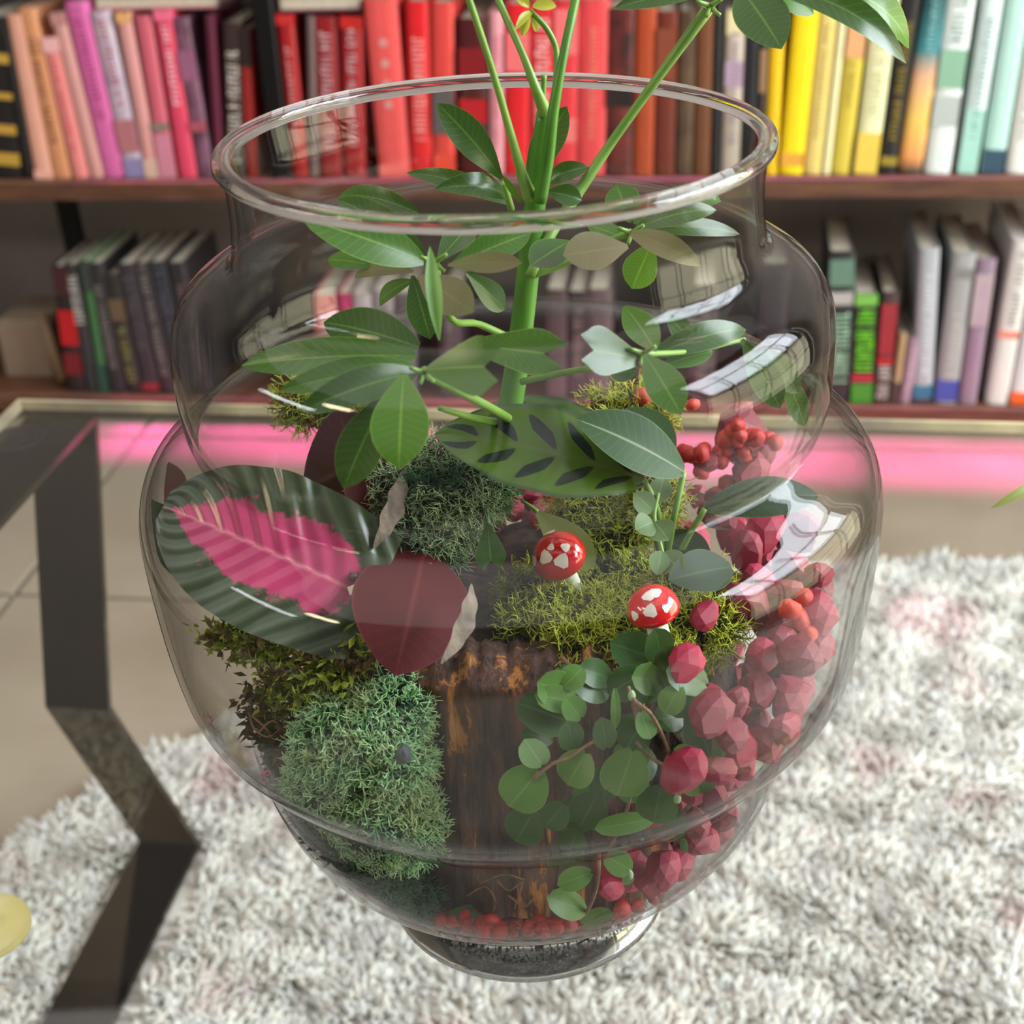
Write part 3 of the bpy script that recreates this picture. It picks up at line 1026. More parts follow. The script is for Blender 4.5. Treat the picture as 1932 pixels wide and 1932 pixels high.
def leaf(parent, b, t, w, kind='o', mat=None, arch=0.12, fold=0.18, roll=0.0, nh=(0.0, -0.78, 0.62), name='leaf', nu=12, nv=6, wave=0.0, label=None, sag=0.0):
    """A blade from b to t (room points), w wide; kind: o obovate, e elliptic, l narrow, n notched tip, r round, c heart-shaped base."""
    b, t = np.asarray(b, float), np.asarray(t, float)
    ax = t - b
    L = np.linalg.norm(ax)
    ax = ax / L
    n = np.asarray(nh, float)
    n = n - ax * np.dot(n, ax)
    if np.linalg.norm(n) < 1e-3:
        n = np.array([0, -1.0, .2]) - ax * np.dot((0, -1.0, .2), ax)
    n = unit(n)
    s = np.cross(ax, n)
    if roll:
        c_, s_ = math.cos(roll), math.sin(roll)
        n, s = n * c_ + s * s_, s * c_ - n * s_
    V, UV = [], []
    for i in range(nu + 1):
        u = i / nu
        for j in range(nv + 1):
            v = 2 * j / nv - 1
            if kind == 'o':
                f = math.sin(math.pi * min(1, u ** 1.35 * .985 + .015)) ** .72
            elif kind == 'l':
                f = math.sin(math.pi * min(1, u ** 1.05 * .98 + .02)) ** .85
            elif kind == 'e':
                f = math.sin(math.pi * min(1, u * .97 + .03)) ** .7
            elif kind == 'n':
                f = (min(1, u / .72) ** .8) * (1 - .25 * max(0, (u - .8) / .2) ** 2)
            elif kind == 'r':
                f = max(0.0, 1 - (2 * u - 1) ** 2) ** .5 + .02
            else:
                f = max(0.0, 1 - (abs(u - .36) / (.66 if u > .36 else .62)) ** 2.2) ** .6 + .01
            uu = u
            if kind == 'n':
                uu = u * (1 - .22 * math.exp(-(v / .42) ** 2) * u) * (1 - .12 * max(0, abs(v) - .8) / .2 * u)
            if kind in ('r', 'c') and u < .3:
                uu = u - (.15 if kind == 'c' else .07) * (1 - u / .3) * min(1, abs(v) * 2)
                f = max(f, .34 * (1 - abs(u - .08) * 3))
            hw = w * .5 * f
            p = b + ax * L * uu + s * hw * v
            p = p + n * (arch * L * (4 * u * (1 - u)) * .5 - sag * L * u * u + fold * abs(v) ** 1.4 * hw + wave * hw * math.sin(u * 22 - abs(v) * 3) * abs(v))
            V.append(p)
            UV.append((u, (v + 1) / 2))
    F = []
    for i in range(nu):
        for j in range(nv):
            a = i * (nv + 1) + j
            F.append((a, a + 1, a + nv + 2, a + nv + 1))
    V = np.array(V)
    if b[2] < .34 and math.hypot(b[0], b[1]) < .15:
        lim = np.interp(V[:, 2], OUT[:, 1], OUT[:, 0]) - WT - .0012
        rr_ = np.hypot(V[:, 0], V[:, 1])
        V[:, :2] *= np.where((rr_ > lim) & (V[:, 2] < .343), lim / np.maximum(rr_, 1e-6), 1.0)[:, None]
    o = build(name, V, F, mat, parent, uv=UV)
    if label:
        o['label'] = label
    return o


def pxleaf(parent, a, c, wpx, **k):
    b, t = P(*a), P(*c)
    return leaf(parent, b, t, px(wpx, (b + t) / 2), **k)


def pxtube(parent, name, pts, rpx, mat, sides=8, sub=5):
    q = catmull([P(*p) for p in pts], sub)
    r = np.interp(np.linspace(0, 1, len(q)), np.linspace(0, 1, len(np.atleast_1d(rpx))), np.atleast_1d(rpx))
    r = np.array([px(a, c) for a, c in zip(r, q)])
    v, f = tube(q, r, sides)
    return build(name, v, f, mat, parent)


# ------------------------------------------------------------------ soil mound and wooden slab
M_soil = simple('dark_potting_soil', srgb(40, 30, 27), 0.95, var=srgb(74, 58, 50), scale=160, bumps=0.8, bscale=350)
V, F = [], []
SEG, RING = 72, 26
prof = [(0.048, .0275), (.058, .036), (.068, .05), (.078, .07), (.086, .09), (.090, .11), (.090, .128), (.084, .142), (.070, .152), (.05, .157), (.03, .160), (.012, .161)]
pr = catmull(prof, 3)
for r, z in pr:
    for k in range(SEG):
        a = 2 * math.pi * k / SEG
        d = noise.noise(Vector((math.cos(a) * 3, math.sin(a) * 3, z * 60))) * .004 + noise.noise(Vector((math.cos(a) * 14, math.sin(a) * 14, z * 220))) * .0016
        rr = (r + d) * (0.93 if math.cos(a) < -.3 else 1.0)
        x, y = rr * math.cos(a), rr * math.sin(a)
        if y < -.048 and z > .05:
            y = -.048 + (y + .048) * .12
        V.append((x, y, z + d * .6))
n_ = len(pr)
for i in range(n_ - 1):
    for k in range(SEG):
        F.append((i * SEG + k, i * SEG + (k + 1) % SEG, (i + 1) * SEG + (k + 1) % SEG, (i + 1) * SEG + k))
F.append(tuple((n_ - 1) * SEG + k for k in range(SEG)))
o = build('soil', V, F, M_soil)
tag(o, 'dark potting soil heaped in the middle of the jar', kind='stuff')

mt, nt, b, out = nodes('weathered_bark')
n1 = noisetex(nt, 95, 7, .66, (1.2, 1.2, .30), dist=.3)
n3 = noisetex(nt, 26, 2, .5, (1, 1, .7))
mxn = math_(nt, 'ADD', n1, math_(nt, 'MULTIPLY', math_(nt, 'SUBTRACT', n3, .5), .55))
r1 = ramp(nt, [(.36, srgb(48, 32, 32)), (.50, srgb(84, 58, 48)), (.60, srgb(104, 70, 52)), (.63, srgb(176, 114, 58)), (.76, srgb(212, 152, 88))])
nt.links.new(mxn, r1.inputs[0])
n2 = noisetex(nt, 210, 5, .6, (1.5, 1.5, .12))
nt.links.new(mixc(nt, r1.outputs[0], srgb(30, 20, 18), math_(nt, 'MULTIPLY', math_(nt, 'SUBTRACT', n2, .48), 4.0, True)), b.inputs['Base Color'])
b.inputs['Roughness'].default_value = .72
bump(nt, b, n2, .6, .002)
M_bark = mt
slab = thing('wood_slab', 'upright weathered dark wooden slab with orange streaks at the front of the planting', 'wood', (-.005, -.06, .045))
V, F = [], []
NX, NZ = 60, 70
for i in range(NZ + 1):
    z = .047 + (.1685 - .047) * i / NZ
    for k in range(NX + 1):
        u = k / NX
        x = -.046 + .104 * u
        d = noise.noise(Vector((x * 130, 1.3, z * 14))) * .0024 + noise.noise(Vector((x * 420, 4.3, z * 40))) * .0012
        y = -.062 - .010 * math.sin(math.pi * u) + d
        if z > .160:
            y += (z - .160) * 1.1
        if z < .055:
            rl = float(wall_in(z)) - .004
            y = max(y, -math.sqrt(max(rl * rl - x * x, .0004)))
        V.append((x, y, z + (noise.noise(Vector((x * 200, 9.1, 0))) * .006 if i > NZ - 3 else 0)))
for i in range(NZ):
    for k in range(NX):
        a = i * (NX + 1) + k
        F.append((a, a + 1, a + NX + 2, a + NX + 1))
build('front_face', V, F, M_bark, slab)
V2, F2 = [], []
for k in range(NX + 1):
    p = V[NZ * (NX + 1) + k]
    V2 += [p, (p[0], p[1] + .016, p[2] - .003), (p[0], p[1] + .022, .12)]
for k in range(NX):
    for q in range(2):
        F2.append((3 * k + q, 3 * k + 3 + q, 3 * k + 4 + q, 3 * k + 1 + q))
build('top_edge', V2, F2, M_bark, slab)

# ------------------------------------------------------------------ moss
def strands(roots, normals, length, radius, spread=.6, tips=2, curl=.4):
    """Forked strands: a stalk, two branches, two tips on each, all as thin three-sided prisms."""
    n = len(roots)
    A, Bq, R0, R1, T0, T1 = [], [], [], [], [], []

    def jit(d, s):
        q = d + RNG.normal(size=d.shape) * s
        return q / np.linalg.norm(q, axis=1)[:, None]

    L = length * RNG.uniform(.6, 1.3, n)[:, None]
    d0 = jit(normals, spread)
    p1 = roots + d0 * L * .45
    A.append(roots); Bq.append(p1); R0.append(1.0); R1.append(.85); T0.append(.1); T1.append(.45)
    for _ in range(2):
        d1 = jit(d0, curl + .35)
        p2 = p1 + d1 * L * .35
        A.append(p1); Bq.append(p2); R0.append(.85); R1.append(.65); T0.append(.45); T1.append(.75)
        for _ in range(tips):
            d2 = jit(d1, curl + .45)
            A.append(p2); Bq.append(p2 + d2 * L * .28); R0.append(.65); R1.append(.3); T0.append(.75); T1.append(1.0)
    V, T = [], []
    rnd = RNG.uniform(-.12, .12, n)
    for a, b_, r0, r1, t0, t1 in zip(A, Bq, R0, R1, T0, T1):
        d = b_ - a
        d = d / (np.linalg.norm(d, axis=1)[:, None] + 1e-12)
        s = np.cross(d, np.array([.3, .5, .8]))
        s = s / (np.linalg.norm(s, axis=1)[:, None] + 1e-12)
        q = np.cross(d, s)
        for k in range(3):
            w = s * math.cos(k * 2.0944) + q * math.sin(k * 2.0944)
            V.append(a + w * radius * r0); T.append(np.clip(t0 + rnd, 0, 1))
        for k in range(3):
            w = s * math.cos(k * 2.0944) + q * math.sin(k * 2.0944)
            V.append(b_ + w * radius * r1); T.append(np.clip(t1 + rnd, 0, 1))
    m_ = len(A)
    V = np.stack(V, 0).reshape(m_, 6, n, 3).transpose(2, 0, 1, 3).reshape(-1, 3)
    T = np.stack(T, 0).reshape(m_, 6, n).transpose(2, 0, 1).reshape(-1)
    b0 = (np.arange(n * m_) * 6)[:, None]
    F = np.concatenate([b0 + np.array([[k, (k + 1) % 3, 3 + (k + 1) % 3, 3 + k]]) for k in range(3)], 0)
    return V, F, T


def blob_surface(blobs, n, flat=1.0):
    """Random points and normals on the outside of a union of ellipsoids (centre, radii)."""
    w = np.array([b[1][0] * b[1][2] for b in blobs])
    idx = RNG.choice(len(blobs), n * 3, p=w / w.sum())
    d = RNG.normal(size=(n * 3, 3))
    d /= np.linalg.norm(d, axis=1)[:, None]
    C = np.array([b[0] for b in blobs])[idx]
    R = np.array([b[1] for b in blobs])[idx]
    p = C + d * R
    keep = np.ones(len(p), bool)
    for c, r in blobs:
        keep &= ~((((p - c) / (np.array(r) * .93)) ** 2).sum(1) < 1)
    keep &= (d[:, 1] < .45)
    keep &= np.hypot(p[:, 0], p[:, 1]) < wall_in(p[:, 2]) - .002
    p, d, R = p[keep][:n], d[keep][:n], R[keep][:n]
    nn_ = d / R
    return p, nn_ / np.linalg.norm(nn_, axis=1)[:, None]


def core(blobs, k=.9):
    mb = MB()
    for c, r in blobs:
        v, f = [], []
        for i in range(7):
            th = math.pi * i / 6
            for j in range(10):
                a = 2 * math.pi * j / 10
                v.append((c[0] + r[0] * k * math.sin(th) * math.cos(a), c[1] + r[1] * k * math.sin(th) * math.sin(a), c[2] + r[2] * k * math.cos(th)))
        for i in range(6):
            for j in range(10):
                f.append((i * 10 + j, i * 10 + (j + 1) % 10, (i + 1) * 10 + (j + 1) % 10, (i + 1) * 10 + j))
        mb.add(v, f)
    return mb


def moss(label, blobs, n, length, radius, mat, cmat, **k):
    p, nn_ = blob_surface(blobs, n)
    V, F, T = strands(p, nn_, length, radius, **k)
    rr_ = np.hypot(V[:, 0], V[:, 1])
    lim = wall_in(V[:, 2]) - .0012
    s_ = np.where(rr_ > lim, lim / np.maximum(rr_, 1e-6), 1.0)
    V[:, 0] *= s_
    V[:, 1] *= s_
    cb = core(blobs)
    cv = np.vstack(cb.v)
    rr_ = np.hypot(cv[:, 0], cv[:, 1])
    lim = wall_in(cv[:, 2]) - .003
    s_ = np.where(rr_ > lim, lim / np.maximum(rr_, 1e-6), 1.0)
    cv[:, :2] *= s_[:, None]
    cf = np.array(cb.f) + len(V)
    o = build('moss', np.vstack([V, cv]), np.vstack([F, cf]), mat, attr=np.concatenate([T, np.full(len(cv), 0.0)]))
    return tag(o, label, kind='stuff')


def blob(x, y, Y, rx, ry=None, rd=None):
    p = P(x, y, Y)
    rx_ = px(rx, p)
    ry_ = px(ry or rx, p)
    return (p, np.array([rx_, px(rd or rx, p), ry_]))


M_green_moss = tone_mat('green_reindeer_moss', [(0, srgb(14, 34, 22)), (.35, srgb(56, 112, 72)), (.7, srgb(134, 188, 128)), (1, srgb(206, 232, 182))], .85, srgb(190, 208, 150), 42, (.48, .64), .2)
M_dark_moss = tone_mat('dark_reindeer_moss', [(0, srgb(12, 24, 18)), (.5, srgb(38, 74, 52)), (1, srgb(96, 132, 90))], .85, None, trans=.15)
M_sage_moss = tone_mat('sage_reindeer_moss', [(0, srgb(30, 36, 28)), (.4, srgb(84, 104, 80)), (.75, srgb(146, 170, 124)), (1, srgb(190, 208, 160))], .85, srgb(60, 100, 66), 60, (.5, .65), .15)
M_lime_moss = tone_mat('lime_reindeer_moss', [(0, srgb(40, 44, 8)), (.4, srgb(126, 136, 24)), (.75, srgb(186, 196, 52)), (1, srgb(224, 228, 104))], .85, srgb(140, 140, 50), 60, (.52, .66), .2)
M_olive_moss = tone_mat('olive_feather_moss', [(0, srgb(50, 54, 18)), (.4, srgb(118, 134, 38)), (.75, srgb(172, 190, 62)), (1, srgb(214, 220, 110))], .85, srgb(112, 86, 52), 70, (.5, .62), .2)
moss('fresh green cushion of reindeer moss against the left side of the wooden slab', [blob(742, 1345, -.068, 48, 52), blob(655, 1400, -.07, 78, 80), blob(720, 1430, -.076, 72, 90), blob(640, 1480, -.072, 80, 70), blob(715, 1530, -.078, 85, 80), blob(770, 1560, -.08, 40, 60)], 2700, .0085, .00044, M_green_moss, None)
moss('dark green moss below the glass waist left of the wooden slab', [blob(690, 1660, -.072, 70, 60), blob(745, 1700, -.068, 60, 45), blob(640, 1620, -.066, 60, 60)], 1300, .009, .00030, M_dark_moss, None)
moss('grey green sage moss behind the maroon leaf', [blob(830, 920, .0, 85, 70), blob(790, 990, -.01, 80, 60), blob(880, 900, .005, 60, 50), blob(770, 930, -.005, 60, 60)], 1700, .011, .00030, M_sage_moss, None)
moss('small vivid green tuft of moss above the drooping leaflet', [blob(925, 930, .0, 26, 26)], 160, .008, .0003, tone_mat('vivid_moss', [(0, srgb(14, 40, 18)), (1, srgb(60, 140, 60))], .8), None)
moss('lime yellow moss bed around the foot of the upper mushroom', [blob(1050, 1165, -.018, 74, 36, 50), blob(1012, 1120, -.012, 46, 30, 46), blob(1110, 1190, -.034, 70, 34, 46), blob(1160, 1150, -.02, 50, 28, 40), blob(1130, 1135, -.004, 60, 30, 50), blob(1015, 1180, -.03, 46, 32, 46), blob(1180, 1085, .012, 70, 28, 50)], 1400, .0095, .00040, M_lime_moss, None, curl=.5)
moss('lime yellow moss bed around the foot of the lower mushroom', [blob(1120, 1222, -.05, 80, 34, 46), blob(1300, 1110, -.012, 60, 34, 46), blob(1200, 1200, -.05, 50, 28, 40), blob(1315, 1185, -.036, 66, 44, 46), blob(1220, 1246, -.056, 66, 24, 36), blob(1345, 1140, -.02, 46, 36, 46)], 1350, .0095, .00040, M_lime_moss, None, curl=.5)
moss('bright yellow green moss clump behind the upper mushroom', [blob(1115, 955, .035, 55, 60), blob(1150, 1000, .03, 70, 40), blob(1230, 940, .03, 40, 50)], 900, .010, .0003, M_lime_moss, None)
moss('yellow green moss at the back of the jar beside the pink stones', [blob(1200, 770, .075, 60, 30), blob(1150, 780, .07, 50, 24)], 400, .009, .0003, M_lime_moss, None)
moss('olive brown moss at the back left of the jar', [blob(640, 745, .065, 70, 30), blob(580, 760, .06, 40, 28)], 500, .009, .0003, M_olive_moss, None)

# feather moss along the left edge: short strands carrying small pointed leaflets
def feather(label, pts, n, mat):
    V, F, T = [], [], []
    for _ in range(n):
        x, y, Y, sx, sy = pts[RNG.integers(len(pts))]
        p = P(x + RNG.normal() * sx, y + RNG.normal() * sy, Y + RNG.normal() * .004)
        rl = float(wall_in(p[2])) - .004
        rr_ = math.hypot(p[0], p[1])
        if rr_ > rl:
            p[:2] *= rl / rr_
        d = unit(RNG.normal(size=3) * .8 + np.array([p[0] * 4, p[1] * 5, .35]))
        s = unit(np.cross(d, RNG.normal(size=3)))
        nn_ = np.cross(d, s)
        L = RNG.uniform(.003, .0065)
        w = L * RNG.uniform(.16, .28)
        tn = RNG.random()
        k = len(V)
        V += [p, p + d * L * .45 + s * w, p + d * L + nn_ * L * .2, p + d * L * .45 - s * w, p + d * L * .45 + nn_ * w * .6]
        F += [(k, k + 1, k + 4), (k + 1, k + 2, k + 4), (k + 2, k + 3, k + 4), (k + 3, k, k + 4)]
        T += [tn * .6, tn, min(1, tn + .2), tn, tn * .7]
    o = build('moss', np.array(V), np.array(F), mat, attr=T, smooth=False)
    return tag(o, label, kind='stuff')


feather('shaggy olive feather moss along the upper left edge of the planting', [(440, 1200, -.03, 26, 12), (500, 1225, -.04, 30, 16), (560, 1255, -.05, 34, 22), (620, 1270, -.06, 26, 22), (660, 1240, -.06, 22, 20), (560, 1300, -.05, 34, 22), (610, 1320, -.062, 28, 20)], 2600, M_olive_moss)
feather('feather moss with shade put into its colour down the left side of the planting', [(500, 1350, -.035, 22, 40), (530, 1420, -.04, 26, 40), (560, 1490, -.045, 26, 36), (590, 1380, -.058, 30, 40), (600, 1560, -.055, 26, 30)], 2200, tone_mat('painted_shade_moss', [(0, srgb(24, 28, 12)), (.6, srgb(58, 66, 26)), (1, srgb(104, 100, 48))], .9, srgb(92, 62, 40), 60, (.48, .6)))  # darker copy of the olive moss, shade painted into its tones
# dry brown root curls in the moss and at the foot of the slab
M_root = simple('dry_root', srgb(140, 100, 66), .8, var=srgb(96, 66, 44), scale=200)
for lab, sets in (('curl of dry pale brown roots in the left feather moss', [((470, 1345, -.045), (480, 1375, -.05), (505, 1390, -.055), (530, 1375, -.058)), ((475, 1350, -.046), (500, 1372, -.052), (520, 1395, -.056), (545, 1365, -.058)), ((490, 1380, -.05), (515, 1360, -.055), (540, 1385, -.057))]),
                  ('tangle of thin tan roots at the foot of the wooden slab', [((880, 1690, -.07), (915, 1672, -.078), (935, 1700, -.076), (930, 1720, -.075)), ((935, 1660, -.078), (960, 1680, -.08), (985, 1665, -.082), (970, 1715, -.078)), ((905, 1665, -.078), (950, 1650, -.08), (990, 1660, -.082)), ((960, 1690, -.08), (990, 1710, -.08), (1010, 1690, -.082))])):
    r = thing('dry_root', lab, 'root', P(*sets[0][0]))
    for q in sets:
        pxtube(r, 'strand', q, [2.6, 1.6], M_root, 5)

# ------------------------------------------------------------------ stones
ICO = None


def ico():
    t = (1 + 5 ** .5) / 2
    v = np.array([(-1, t, 0), (1, t, 0), (-1, -t, 0), (1, -t, 0), (0, -1, t), (0, 1, t), (0, -1, -t), (0, 1, -t), (t, 0, -1), (t, 0, 1), (-t, 0, -1), (-t, 0, 1)], float)
    v /= np.linalg.norm(v[0])
    f = [(0, 11, 5), (0, 5, 1), (0, 1, 7), (0, 7, 10), (0, 10, 11), (1, 5, 9), (5, 11, 4), (11, 10, 2), (10, 7, 6), (7, 1, 8), (3, 9, 4), (3, 4, 2), (3, 2, 6), (3, 6, 8), (3, 8, 9), (4, 9, 5), (2, 4, 11), (6, 2, 10), (8, 6, 7), (9, 8, 1)]
    return v, f


def ico2():
    v, f = ico()
    v = [tuple(p) for p in v]
    cache, out = {}, []

    def mid(a, b_):
        k = (min(a, b_), max(a, b_))
        if k not in cache:
            q = unit(np.array(v[a]) + np.array(v[b_]))
            v.append(tuple(q))
            cache[k] = len(v) - 1
        return cache[k]

    for a, b_, c in f:
        ab, bc, ca = mid(a, b_), mid(b_, c), mid(c, a)
        out += [(a, ab, ca), (b_, bc, ab), (c, ca, bc), (ab, bc, ca)]
    return np.array(v), out


def stone_mat(name, c, c2, rough):
    mt, nt, b, out = nodes(name)
    oi = nt.nodes.new('ShaderNodeObjectInfo')
    n = noisetex(nt, 260, 4)
    col = mixc(nt, c, c2, oi.outputs['Random'])
    nt.links.new(mixc(nt, col, tuple(min(1, v * 1.5 + .03) for v in c[:3]) + (1,), math_(nt, 'MULTIPLY', math_(nt, 'SUBTRACT', n, .5), 2.2, True)), b.inputs['Base Color'])
    b.inputs['Roughness'].default_value = rough
    b.inputs['Subsurface Weight'].default_value = 0.0
    b.inputs['Coat Weight'].default_value = .15
    b.inputs['Coat Roughness'].default_value = .2
    bump(nt, b, n, .35, .0008)
    return mt


M_pink = stone_mat('magenta_stone', srgb(166, 10, 60), srgb(96, 2, 28), .45)
M_red = stone_mat('red_bead', srgb(204, 26, 32), srgb(170, 12, 22), .22)
M_orange = stone_mat('coral_bead', srgb(214, 70, 52), srgb(200, 56, 44), .3)
PINKM, REDM = [], []
i1, f1 = ico()
i2, f2 = ico2()
for k in range(6):
    cut = i2.copy()
    for _ in range(9):
        d = unit(RNG.normal(size=3))
        h = RNG.uniform(.62, .86)
        t = cut @ d
        cut = cut - np.maximum(t - h, 0)[:, None] * d
    cut *= np.array([1.15, .9, .85])[RNG.permutation(3)]
    o = build('stone', cut, f2, M_pink, loc=(0, 0, 0), smooth=False)
    PINKM.append(o.data)
    bpy.data.objects.remove(o)
for k in range(4):
    q = i2 * (1 + RNG.normal(size=(len(i2), 1)) * .05)
    q *= np.array([1.12, .95, .9])[RNG.permutation(3)]
    o = build('gravel', q, f2, M_red, loc=(0, 0, 0), smooth=True)
    REDM.append(o.data)
    bpy.data.objects.remove(o)
ORM = [me.copy() for me in REDM]
for me in ORM:
    me.materials[0] = M_orange


def put(meshes, name, p, r, label, cat, group):
    o = bpy.data.objects.new(name, random.choice(meshes))
    COL.objects.link(o)
    o.location = tuple(float(q) for q in p)
    o.scale = (r, r, r)
    o.rotation_euler = (random.uniform(0, 6.28), random.uniform(0, 6.28), random.uniform(0, 6.28))
    return tag(o, label, cat, group, 'thing')


PLACED = []


def free(p, r, slack=.8):
    for q, s in PLACED:
        if np.sum((p - q) ** 2) < ((r + s) * slack) ** 2:
            return False
    return True


def inside(p, r):
    rl = float(wall_in(p[2])) - r - .001
    rr_ = math.hypot(p[0], p[1])
    if rr_ > rl:
        p = p.copy()
        p[:2] *= rl / rr_
    return p


GP, GRD = 'rough pink stones in the jar', 'small red gravel in the jar'
# stones the photo shows singly, nearest first
KEY = [((1385, 1400, -.075), 48, 'large faceted magenta stone beside the edge of the fern'),
       ((1335, 1318, -.066), 36, 'pink stone wedged above the fern margin'),
       ((1425, 1300, -.06), 44, 'dark crimson stone above the large faceted one'),
       ((1300, 1485, -.082), 36, 'rounded pink red stone under the fern runner tip'),
       ((1478, 1125, -.02), 42, 'pink stone against the glass beside the orange bead cluster'),
       ((1505, 1010, .015), 56, 'big magenta block near the right shoulder of the jar'),
       ((1440, 1005, .01), 46, 'pale pink flat stone left of the big magenta block'),
       ((1545, 1085, .0), 28, 'deep red sliver stone touching the right wall of the jar'),
       ((1400, 778, .08), 30, 'small magenta stone at the back under the hanging leaf'),
       ((1470, 800, .085), 62, 'large blurred pale pink stone at the back right'),
       ((1455, 845, .075), 36, 'blurred rose stone in front of the pale pink one at the back'),
       ((1330, 865, .06), 30, 'pink stone left of the red bead cluster at the back'),
       ((1420, 890, .06), 44, 'dark rose stone under the red bead cluster at the back'),
       ((1355, 975, .03), 40, 'crimson stone behind the dark leaf on the right'),
       ((1220, 705, .085), 30, 'pink stone at the back seen between the right leaf whorl'),
       ((1180, 720, .085), 26, 'smaller pink stone at the back under the notched leaf'),
       ((1015, 700, .09), 22, 'pink stone at the back just right of the trunk'),
       ((1250, 800, .07), 30, 'dull rose stone at the back beside the hanging leaf'),
       ((1470, 1210, -.04), 44, 'magenta stone below the orange bead cluster'),
       ((1440, 1240, -.05), 40, 'crimson stone behind the bright window reflection'),
       ((1225, 1670, -.085), 30, 'red orange stone in the lowest tier of the jar'),
       ((1150, 1675, -.087), 28, 'magenta stone beside the fern bud in the lowest tier'),
       ((1250, 1640, -.08), 40, 'dusty rose stone in the lowest tier near the right'),
       ((1320, 1590, -.07), 40, 'rose stone pressed to the lowest tier wall on the right'),
       ((1370, 1540, -.06), 36, 'pink stone at the waist of the jar on the right')]
for (q, rp, lab) in KEY:
    p = P(*q)
    r = px(rp, p)
    p = inside(p, r * .9)
    PLACED.append((p, r * .8))
    put(PINKM, 'stone', p, r, lab, 'stone', GP)
LABP = 'rough magenta stone among others packed down the right side of the jar'
k = 0
tries = 0
RIGHT, BACK = [], []
while k < 110 and tries < 6000:
    tries += 1
    a = math.radians(RNG.uniform(-62, 88))
    z = RNG.uniform(.05, .178)
    r = RNG.uniform(.0055, .0105)
    rl = float(wall_in(z)) - r - .001
    mx = np.interp(z, [.05, .11, .135, .165, .18], [9, .2, .132, .122, .118])
    rad = min(rl, mx) - RNG.uniform(0, .012)
    if z > .165:
        rad -= RNG.uniform(0, .02)
    p = np.array([rad * math.cos(a), rad * math.sin(a), z])
    if free(p, r, .72):
        PLACED.append((p, r))
        RIGHT.append((p, put(PINKM, 'stone', p, r * 1.1, LABP, 'stone', GP)))
        k += 1
_u = 'first second third fourth fifth sixth seventh eighth ninth tenth eleventh twelfth thirteenth fourteenth fifteenth sixteenth seventeenth eighteenth nineteenth'.split()
ORDN = list(_u)
for t_, e_ in (('twenty', 'twentieth'), ('thirty', 'thirtieth'), ('forty', 'fortieth'), ('fifty', 'fiftieth'), ('sixty', 'sixtieth'), ('seventy', 'seventieth'), ('eighty', 'eightieth'), ('ninety', 'ninetieth')):
    ORDN += [e_] + [t_ + '-' + q for q in _u[:9]]
LAY = ['bottom layer', 'lower layer', 'middle layer', 'upper layer', 'top layer']
for li in range(5):
    lo, hi = np.array([.03, .085, .108, .13, .155, .30])[li:li + 2]
    row = sorted([q for q in RIGHT if lo <= q[0][2] < hi], key=lambda q: math.atan2(q[0][1], q[0][0]))
    for i_, (_, o_) in enumerate(row):
        o_['label'] = 'rough magenta stone in the %s on the right, %s from the front' % (LAY[li], ORDN[min(i_, 98)])
# back floor of the planting: pink stones across the rear
k = tries = 0
while k < 40 and tries < 3000:
    tries += 1
    a = math.radians(RNG.uniform(45, 120))
    r = RNG.uniform(.005, .009)
    rad = RNG.uniform(.05, .125)
    z = np.interp(rad, [.05, .09, .125], [.164, .158, .15])
    p = np.array([rad * math.cos(a), rad * math.sin(a), z])
    if free(p, r, .75):
        PLACED.append((p, r))
        BACK.append((p, put(PINKM, 'stone', p, r * 1.1, 'pink stone lying at the back of the planting behind the trunk', 'stone', GP)))
        k += 1
for nm, row in (('rear row', [q for q in BACK if q[0][1] > .085]), ('front row', [q for q in BACK if q[0][1] <= .085])):
    for i_, (_, o_) in enumerate(sorted(row, key=lambda q: -q[0][0])):
        o_['label'] = 'pink stone at the back behind the trunk, %s, %s from the right' % (nm, ORDN[min(i_, 98)])
# red gravel round the bottom and in two clusters on the right
LABR = 'small smooth red gravel bead among many at the bottom of the jar'
k = tries = 0
GP_, BEADS = [], []
while k < 210 and tries < 9000:
    tries += 1
    a = math.radians(RNG.uniform(-165, 15))
    z = RNG.uniform(.0295, .051)
    r = RNG.uniform(.0023, .0043)
    rl = float(wall_in(z)) - r - .0008
    rad = rl - abs(RNG.normal()) * .003
    p = np.array([rad * math.cos(a), rad * math.sin(a), z])
    if all(np.sum((p - q) ** 2) > ((r + s) * .78) ** 2 for q, s in GP_):
        GP_.append((p, r))
        BEADS.append((p, put(REDM, 'gravel_bead', p, r, LABR, 'gravel', GRD)))
        k += 1
for nm, lo, hi in (('lowest row', 0, .0345), ('second row', .0345, .039), ('third row', .039, .0445), ('topmost row', .0445, 1)):
    for i_, (_, o_) in enumerate(sorted([q for q in BEADS if lo <= q[0][2] < hi], key=lambda q: q[0][0])):
        o_['label'] = 'small red bead at the bottom of the jar, %s, %s from the left' % (nm, ORDN[min(i_, 98)])
for (cx, cy, Y, sx, sy, nb, ms, lab) in ((1385, 850, .062, 42, 30, 26, REDM, 'glossy red bead clustered among the back right stones'), (1510, 1185, -.03, 16, 30, 13, ORM, 'coral bead in the ring by the right wall'), (1240, 770, .08, 30, 20, 8, ORM, 'coral bead left of the hanging leaf')):
    clus = []
    for k in range(nb):
        p = P(cx + RNG.normal() * sx, cy + RNG.normal() * sy, Y - .004 + RNG.normal() * .004)
        r = RNG.uniform(.0028, .0046)
        clus.append((p, put(ms, 'gravel_bead', inside(p, r), r, lab, 'gravel', GRD)))
    for i_, (_, o_) in enumerate(sorted(clus, key=lambda q: q[0][0])):
        o_['label'] = '%s, %s from the left' % (lab, ORDN[i_])
p = P(762, 1425, -.096)
me = PINKM[0].copy()
